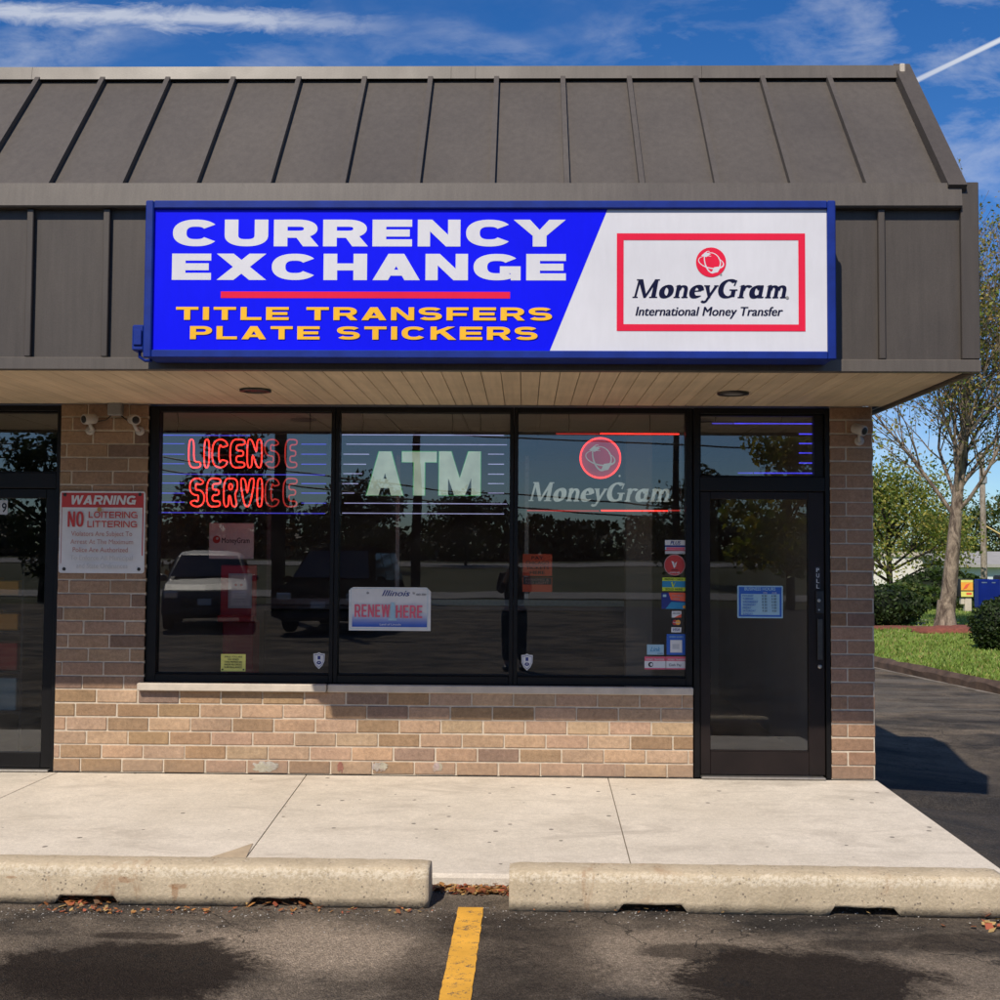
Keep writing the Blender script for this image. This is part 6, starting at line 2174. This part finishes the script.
M['siding'] = simple('pale_siding', (.62, .60, .55), .8, 0, .08, .5)
M['siding2'] = simple('cool_siding', (.50, .56, .60), .8, 0, .08, .5)
M['shingle'] = simple('grey_shingle', (.30, .29, .27), .9, 0, .15, 2, .4, 40)
p0, p1 = at(862, 586, 62), at(933, 552, 62)
far_house(p0.x - 8, p1.x, p0.y, -2, p1.z - .25, p1.z, 'long low cream building half hidden behind the loose green bush', M['siding'], M['pale_path'], False)
p0, p1, p2 = at(956, 583, 58), at(1030, 566.5, 58), at(1000, 554.5, 62)
far_house(p0.x, p1.x + 6, p0.y, -2.5, p1.z, p2.z, 'grey roofed pale building behind the utility pole at the right', M['siding2'], M['shingle'], True, [(p0.x + 3.4, p0.x + 4.2, -1, .3)])

# trees beyond
def crown_tree(name, base, H, cr, label, cols, seed, n=2200, size=.22, group=None, trunk_h=.3, bark=None):
    rr = random.Random(seed)
    t_ = empty(name, base, label, 'tree', group)
    mb = MB()
    mb.tube([(0, 0, -.2), (.05, 0, H * .3), (0, .05, H * .62), (.1, 0, H * .92)], [H * .026, H * .02, H * .012, .02], 8)
    cl_ = []
    for k in range(18):
        a = rr.uniform(0, 6.3); f = rr.uniform(trunk_h, .95)
        rad_ = cr * math.sin(min(1, max(.12, (f - trunk_h * .6) / (1 - trunk_h * .6))) * math.pi * .88 + .25) * rr.uniform(.45, 1)
        c = Vector((math.cos(a) * rad_, math.sin(a) * rad_, H * f)); cl_.append((c, cr * rr.uniform(.26, .5)))
        mb.tube([(0, 0, c.z * .7), (c.x * .5, c.y * .5, c.z * .86), tuple(c)], [H * .009, H * .006, .02], 5)
    mb.build('trunk', bark or M['bark_dark'], t_)
    pts = []
    for _ in range(n):
        c, r_ = rr.choice(cl_)
        d = Vector((rr.gauss(0, 1), rr.gauss(0, 1), rr.gauss(0, .8))).normalized()
        pts.append(c + d * r_ * rr.random() ** .45)
    mb = MB(); leaf_cards(mb, pts, size, cols, rr); mb.build('crown', M['leaf'], t_, fixn=False)
    return t_


for k, (px, ptop, dep, cr, cols, lab) in enumerate((
        (888, 472, 46, 3.0, YG[:4], 'yellow green tree low behind the brick corner pier'),
        (912, 507, 80, 3.4, YG, 'pale yellow tree above the long cream building'),
        (948, 512, 82, 3.2, MG + YG[:1], 'mid green tree far behind the pale mottled trunk'),
        (975, 507, 84, 3.5, MG, 'bushy green tree behind the grey roofed building'),
        (1003, 500, 80, 3.8, MG + AU[2:3], 'olive tree at the right edge over the grey roof'),
        (860, 495, 86, 4, MG, 'tall green tree mostly hidden by the corner pier'))):
    p = at(px, ptop, dep)
    crown_tree('far_tree', (p.x, p.y, -1.9), p.z + 1.9, cr, lab, cols, 50 + k, 12000 if k == 0 else 6500, .075 if k == 0 else .12, 'trees beyond the lawn', .5 if k == 0 else .12)

# ================================================================== THE LOT BEHIND THE CAMERA (seen in the glass)
def mir(px, depth):
    """x of what the front glass shows at a column, `depth` metres from the mirrored camera"""
    d = ray(px, 550)
    return d.x / d.y * depth


mb = MB(); mb.add([(-300, -66, z_ground(0, -66) + .02), (300, -66, z_ground(0, -66) + .02), (300, -92, z_ground(0, -92) + .02), (-300, -92, z_ground(0, -92) + .02)], [[0, 1, 2, 3]])
# follows the bank: built as strips
mb = MB()
grid(mb, lin(-160, 160, 8), lin(-84, -66, 6), lambda x, y: z_ground(x, y) + .04)
grid(mb, lin(-160, 160, 8), lin(-44, -40, 3), lambda x, y: z_ground(x, y) + .04)
tag(mb.build('road', M['road']), kind='structure')

# vehicles
M['car_silver'] = simple('silver_paint', (.07, .07, .07), .45, .1, .03, 2)
M['car_dark'] = simple('dark_blue_paint', (.002, .0025, .004), .7, .0, .1, 2, 0, 80, .0)
M['car_glass'] = simple('car_glass', (.012, .014, .015), .05, 0, .1, 2, 0, 80, .9)
M['tyre'] = simple('tyre_rubber', (.018, .018, .018), .85, 0, .2, 10)
M['lamp'] = simple('lamp_glass', (.65, .65, .66), .1, .3, .05, 5)


def make_car(loc, rz, paint, label, L=4.6, W=1.84, H=1.72):
    t_ = empty('parked_car', loc, label, 'car', 'cars parked across the lot', rz)
    hw = W / 2
    ns = 9
    # body shell: side profile in (y, z), +y is the nose; tumblehome above the belt line
    prof = [(-L / 2, .42), (-L / 2 + .02, .95), (-L / 2 + .12, 1.08), (-L / 2 + .32, H - .10), (-L / 2 + .62, H), (-.1, H + .03), (.55, H - .06), (1.32, 1.12), (L / 2 - .35, 1.00), (L / 2 - .06, .86), (L / 2, .62), (L / 2 - .03, .34), (1.9, .26), (-1.9, .28)]
    P, Fc = [], []
    st_ = (-1, -.93, -.6, 0, .6, .93, 1)
    for s_ in st_:
        for (y, z) in prof:
            k = 1.0 if z < 1.0 else 1.0 - .22 * (z - 1.0) / (H - 1.0)
            yy = y * (1 - .045 * abs(s_) ** 3 * (1 if abs(y) > 1.6 else 0))
            zz_ = z - (.05 * abs(s_) ** 4 if z > 1.0 else 0)
            P.append((s_ * hw * k, yy, zz_))
    n = len(prof)
    for i in range(len(st_) - 1):
        for k in range(n):
            k2 = (k + 1) % n
            Fc.append([i * n + k, i * n + k2, (i + 1) * n + k2, (i + 1) * n + k])
    Fc += [list(range(n)), [(len(st_) - 1) * n + k for k in range(n - 1, -1, -1)]]
    mb = MB(); mb.add(P, Fc, 0, None, False); ob = mb.build('body', paint, t_)
    md = ob.modifiers.new('soft', 'BEVEL'); md.width = .07; md.segments = 2; md.limit_method = 'ANGLE'; md.angle_limit = R(25)

    def pt(s_, y, z, off=.012):
        k = 1.0 if z < 1.0 else 1.0 - .22 * (z - 1.0) / (H - 1.0)
        return (s_ * hw * k, y, z)
    # windscreen lies on the slope (.55,H-.06)->(1.32,1.12)
    y0_, z0_, y1_, z1_ = .60, H - .10, 1.29, 1.145
    up = .018
    mb = MB(); mb.add([pt(-.86, y0_ + up, z0_ + up), pt(.86, y0_ + up, z0_ + up), pt(.93, y1_ + up, z1_ + up), pt(-.93, y1_ + up, z1_ + up)], [[0, 1, 2, 3]]); mb.build('windscreen', M['car_glass'], t_)
    mb = MB(); mb.add([pt(-.8, -L / 2 + .30 - .05, H - .16), pt(.8, -L / 2 + .30 - .05, H - .16), pt(.88, -L / 2 + .13 - .02, 1.13), pt(-.88, -L / 2 + .13 - .02, 1.13)], [[0, 1, 2, 3]]); mb.build('rear_window', M['car_glass'], t_)
    for s_ in (-1, 1):
        for (ya, yb, yc, yd) in ((-.05, .46, 1.08, -.05), (-1.1, -.12, -.12, -1.1), (-1.85, -1.17, -1.17, -1.98)):
            zt_, zb2 = H - .13, 1.10
            o_ = .015
            q = []
            for (y, z) in ((ya, zt_), (yb, zt_), (yc, zb2), (yd, zb2)):
                p = pt(s_, y, z); q.append((p[0] + s_ * o_, p[1], p[2]))
            mb = MB(); mb.add(q, [[0, 1, 2, 3]]); mb.build('side_window', M['car_glass'], t_)
        mb = MB(); mb.box(s_ * hw * .62, L / 2 - .17, .70, s_ * hw * .95, L / 2 - .02, .86, 0, None, .03); mb.build('headlight', M['lamp'], t_)
        mb = MB(); mb.blob((s_ * (hw + .10), .98, 1.12), (.11, .08, .085), 2, .05, 1, 12, 8); mb.tube([(s_ * hw * .95, 1.0, 1.08), (s_ * (hw + .08), .99, 1.10)], .025, 6); mb.build('mirror', paint, t_)
        for y in (1.42, -1.38):
            w_ = MB(); w_.lathe([(.20, -.11), (.32, -.11), (.345, -.08), (.345, .08), (.32, .11), (.20, .11)], (s_ * (hw - .10), y, .345), (1, 0, 0), 26)
            wo = w_.build('tyre', M['tyre'], t_)
            w_ = MB(); w_.lathe([(.205, -.09), (.19, .06), (.06, .095), (.03, .115)] if s_ > 0 else [(.03, -.115), (.06, -.095), (.19, -.06), (.205, .09)], (s_ * (hw - .10), y, .345), (1, 0, 0), 20); r_ = w_.build('rim', M['alu'], wo)
    mb = MB(); mb.box(-.5, L / 2 - .035, .52, .5, L / 2 + .012, .74, 0, None, .02); mb.box(-.72, L / 2 - .04, .34, .72, L / 2 + .008, .44, 0, None, .02); mb.build('grille', M['black'], t_)
    mb = MB(); mb.box(-.15, L / 2 + .013, .56, .15, L / 2 + .022, .70); mb.build('number_plate', M['card_white'], t_)
    return t_


d1 = 28.0; d2_ = 27.5
make_car((mir(209, d1), CAM_LOC.y - (d1 + CAM_LOC.y) + .0 - 0, -.10), R(-12), M['car_silver'], 'silver estate car reflected in the window under the license neon')
make_car((mir(345, d2_), -(d2_ - 8.76), -.11), R(6), M['car_dark'], 'dark estate car reflected across the left and middle windows', 4.6, 1.92, 1.86)
for o in [o for o in COL.objects if o.name.startswith('parked_car')][:1]: o.location.y = -(d1 - 8.76)

# poles and wires along the road behind the camera
def far_pole(px, depth, Hh, label):
    x = mir(px, depth); y = -(depth - 8.76)
    t_ = empty('roadside_pole', (x, y, z_ground(x, y) + (.3 if y > -30 else 0)), label, 'utility pole', 'poles reflected in the glass')
    mb = MB(); mb.tube([(0, 0, -.4), (0, 0, Hh * .5), (.03, 0, Hh)], [.19, .165, .12], 10); mb.build('pole', M['bark_dark'], t_)
    mb = MB(); mb.box(-1.2, -.06, Hh - .9, 1.2, .06, Hh - .75); mb.build('crossarm', M['bark_dark'], t_)
    return x, y


pxa = far_pole(278, 32, 10.5, 'dark roadside pole reflected over the end of the license neon')
pxb = far_pole(416, 48, 11, 'dark roadside pole reflected behind the lit ATM letters')
pxc = far_pole(676, 60, 9.0, 'dark roadside pole reflected at the right of the money transfer neon')
for k, (za, zb_) in enumerate(((5.7, 3.4), (5.1, 2.9), (7.6, 6.0))):
    y = -41 + k * .4
    x0, x1 = mir(100, 50), mir(760, 50)
    mb = MB()
    mb.tube([(x0 - 20, y, za + 1.2), (x0, y, za + .2), ((x0 + x1) / 2, y, (za + zb_) / 2 - .25), (x1, y, zb_), (x1 + 25, y, zb_ - .4)], .035, 5)
    tag(mb.build('overhead_wire', M['black']), ['upper of the two dark wires crossing the lit ATM letters', 'lower of the two dark wires crossing the lit ATM letters', 'dark wire reflected high above the money transfer neon'][k], 'wire', 'overhead wires reflected in the glass')

# trees that close the view on the far side
RD = [(.10, .035, .022), (.07, .03, .02), (.05, .04, .02), (.12, .06, .03)]
MG2 = [(.02, .032, .010), (.015, .025, .009), (.03, .042, .014)]
for k, (px, ptop, dep, cr, cols, lab) in enumerate((
        (228, 430, 44, 2.3, RD + MG2[:1], 'reddish autumn tree reflected behind the license neon'),
        (790, 428, 42, 2.2, YG, 'yellow green tree reflected in the transom over the door'),
        (40, 430, 46, 2.6, MG2, 'green tree reflected in the neighbouring transom'),
        (357, 478, 70, 3.0, MG2, 'dark tree reflected at the left of the ATM letters'),
        (465, 497, 80, 3.0, MG2, 'dark tree reflected below the middle of the ATM letters'),
        (695, 470, 60, 2.4, MG2, 'dark tree reflected at the frame beside the door'))):
    x = mir(px, dep); y = -(dep - 8.76)
    zt_ = CAM_LOC.z + ray(px, ptop).z / ray(px, ptop).y * dep
    zg = z_ground(x, y)
    crown_tree('roadside_tree', (x, y, zg), zt_ - zg, cr, lab, cols, 80 + k, 3600, .14, 'trees reflected in the glass', .22)
# far wood beyond the road: one mass
mb = MB()
rw = random.Random(31)
pts = []
x = -75
while x < 75:
    y = rw.uniform(-128, -116); Hh = 3.9 + 2.6 * mnoise.noise(Vector((x * .06, 0, 1))) + rw.uniform(-1.2, 1.8)
    for _ in range(620):
        f = rw.random() ** 1.35
        pts.append((x + rw.gauss(0, 1.7) * (1.15 - f * .7), y + rw.gauss(0, 1.5), .9 + f * Hh))
    x += rw.uniform(1.8, 3.2)
leaf_cards(mb, pts, .42, [(.010, .016, .006), (.008, .013, .005), (.014, .020, .008)], rw)
tag(mb.build('treeline', M['leaf'], fixn=False), kind='stuff')

# ================================================================== THE PHOTOGRAPHER
def skin_body(name, joints, edges, mat, parent, sub=2, smooth_root=0):
    me = bpy.data.meshes.new(name)
    me.from_pydata([j[:3] for j in joints], edges, [])
    ob = bpy.data.objects.new(name, me); COL.objects.link(ob)
    ob.modifiers.new('skin', 'SKIN').use_smooth_shade = True
    for i, j in enumerate(joints):
        sv = me.skin_vertices[0].data[i]
        sv.radius = (j[3], j[4] if len(j) > 4 else j[3])
        sv.use_root = (i == smooth_root)
    sb = ob.modifiers.new('sub', 'SUBSURF'); sb.levels = sub; sb.render_levels = sub
    bpy.context.view_layer.update()
    ev = ob.evaluated_get(bpy.context.evaluated_depsgraph_get())
    m2 = bpy.data.meshes.new_from_object(ev)
    ob.modifiers.clear(); ob.data = m2
    m2.materials.clear(); m2.materials.append(mat)
    for p in m2.polygons: p.use_smooth = True
    ob.parent = parent
    return ob


M['skin'] = simple('skin', (.45, .27, .19), .5, 0, .08, 12)
M['cloth_dark'] = simple('dark_jacket_cloth', (.009, .009, .011), .85, 0, .2, 20, .3, 120)
M['denim'] = simple('dark_trousers', (.009, .010, .013), .9, 0, .2, 25, .3, 150)
M['hair'] = simple('brown_hair', (.03, .02, .014), .6, 0, .25, 40, .5, 90)
pl = Vector((-.15, -9.28, z_lot(-.15, -9.28)))
per = empty('person', pl, 'person in dark clothes holding up a phone, reflected in the glass', 'person')
# local frame: faces +Y
J = [(0, 0, .93, .135, .105), (0, 0, 1.10, .125, .095), (0, -.005, 1.28, .150, .105), (0, 0, 1.42, .12, .085), (0, .01, 1.50, .055, .055), (0, .02, 1.56, .05, .052),
     (0, .03, 1.62, .070, .082), (0, .028, 1.69, .080, .098), (0, .02, 1.755, .066, .085)]
E_ = [(0, 1), (1, 2), (2, 3), (3, 4), (4, 5), (5, 6), (6, 7), (7, 8)]
hands = {}
for s_ in (-1, 1):
    b = len(J)
    J += [(s_ * .17, -.01, 1.41, .060), (s_ * .21, .06, 1.20, .047), (s_ * .18, .12, 1.155, .042), (s_ * .13, .26, 1.36, .031), (s_ * .105, .30, 1.43, .026, .020), (s_ * .085, .325, 1.475, .036, .016)]
    E_ += [(3, b), (b, b + 1), (b + 1, b + 2), (b + 2, b + 3), (b + 3, b + 4), (b + 4, b + 5)]
    h = b + 5
    for k, (dx_, dz_, dy_) in enumerate(((.030, .060, .010), (.016, .078, .015), (.000, .082, .018), (-.016, .070, .015))):
        i0 = len(J)
        J += [(s_ * (.085 + dx_ * .6), .335, 1.475 + dz_ * .45, .0095), (s_ * (.085 + dx_ * .6 - .012), .345, 1.475 + dz_ * .85, .0085), (s_ * (.085 + dx_ * .5 - .03), .338, 1.475 + dz_ * 1.0, .0075)]
        E_ += [(h, i0), (i0, i0 + 1), (i0 + 1, i0 + 2)]
    i0 = len(J)
    J += [(s_ * .055, .315, 1.485, .0105), (s_ * .035, .312, 1.505, .009)]
    E_ += [(b + 4, i0), (i0, i0 + 1)]
for s_ in (-1, 1):
    b = len(J)
    J += [(s_ * .095, 0, .86, .100), (s_ * .105, .02, .50, .066), (s_ * .11, -.01, .12, .042), (s_ * .115, .02, .055, .045, .04), (s_ * .125, .16, .035, .042, .028)]
    E_ += [(0, b), (b, b + 1), (b + 1, b + 2), (b + 2, b + 3), (b + 3, b + 4)]
body = skin_body('body', J, E_, M['skin'], per)
# face
mb = MB()
mb.blob((0, .128, 1.672), (.014, .022, .024), 1, .05, 1, 10, 8)
for s_ in (-1, 1):
    mb.blob((s_ * .034, .113, 1.695), (.014, .010, .009), 1, 0, 1, 10, 6, 1)
    mb.blob((s_ * .086, .02, 1.685), (.012, .022, .034), 3, .1, 1, 8, 8)
mb.blob((0, .118, 1.632), (.026, .012, .007), 1, .05, 1, 10, 6, 2)
mb.build('face', [M['skin'], M['black'], I['fade']], per)
mb = MB(); mb.blob((0, -.005, 1.745), (.092, .112, .082), 6, .12, 3, 20, 12); mb.build('hair', M['hair'], per)
JS = [(0, 0, .90, .165, .130), (0, 0, 1.08, .155, .118), (0, -.005, 1.28, .178, .128), (0, 0, 1.41, .142, .10), (0, .005, 1.47, .085, .08)]
ES = [(0, 1), (1, 2), (2, 3), (3, 4)]
for s_ in (-1, 1):
    b = len(JS)
    JS += [(s_ * .175, -.01, 1.41, .080), (s_ * .212, .06, 1.20, .065), (s_ * .18, .125, 1.165, .060), (s_ * .145, .235, 1.325, .046)]
    ES += [(3, b), (b, b + 1), (b + 1, b + 2), (b + 2, b + 3)]
skin_body('jacket', JS, ES, M['cloth_dark'], per)
JT = [(0, 0, .95, .158, .122)]
ET = []
for s_ in (-1, 1):
    b = len(JT)
    JT += [(s_ * .098, 0, .84, .115), (s_ * .108, .02, .50, .085), (s_ * .112, -.005, .13, .068)]
    ET += [(0, b), (b, b + 1), (b + 1, b + 2)]
skin_body('trousers', JT, ET, M['denim'], per)
for s_ in (-1, 1):
    mb = MB(); mb.blob((s_ * .12, .075, .045), (.052, .145, .048), 4, .06, 1.2, 16, 10); mb.build('shoe', M['black'], per)
mb = MB(); mb.box(-.072, .352, 1.49, .072, .361, 1.56, 0, None, .003)
o = mb.build('phone', M['black']); o.location = pl; tag(o, 'black phone held up by the reflected person', 'phone')
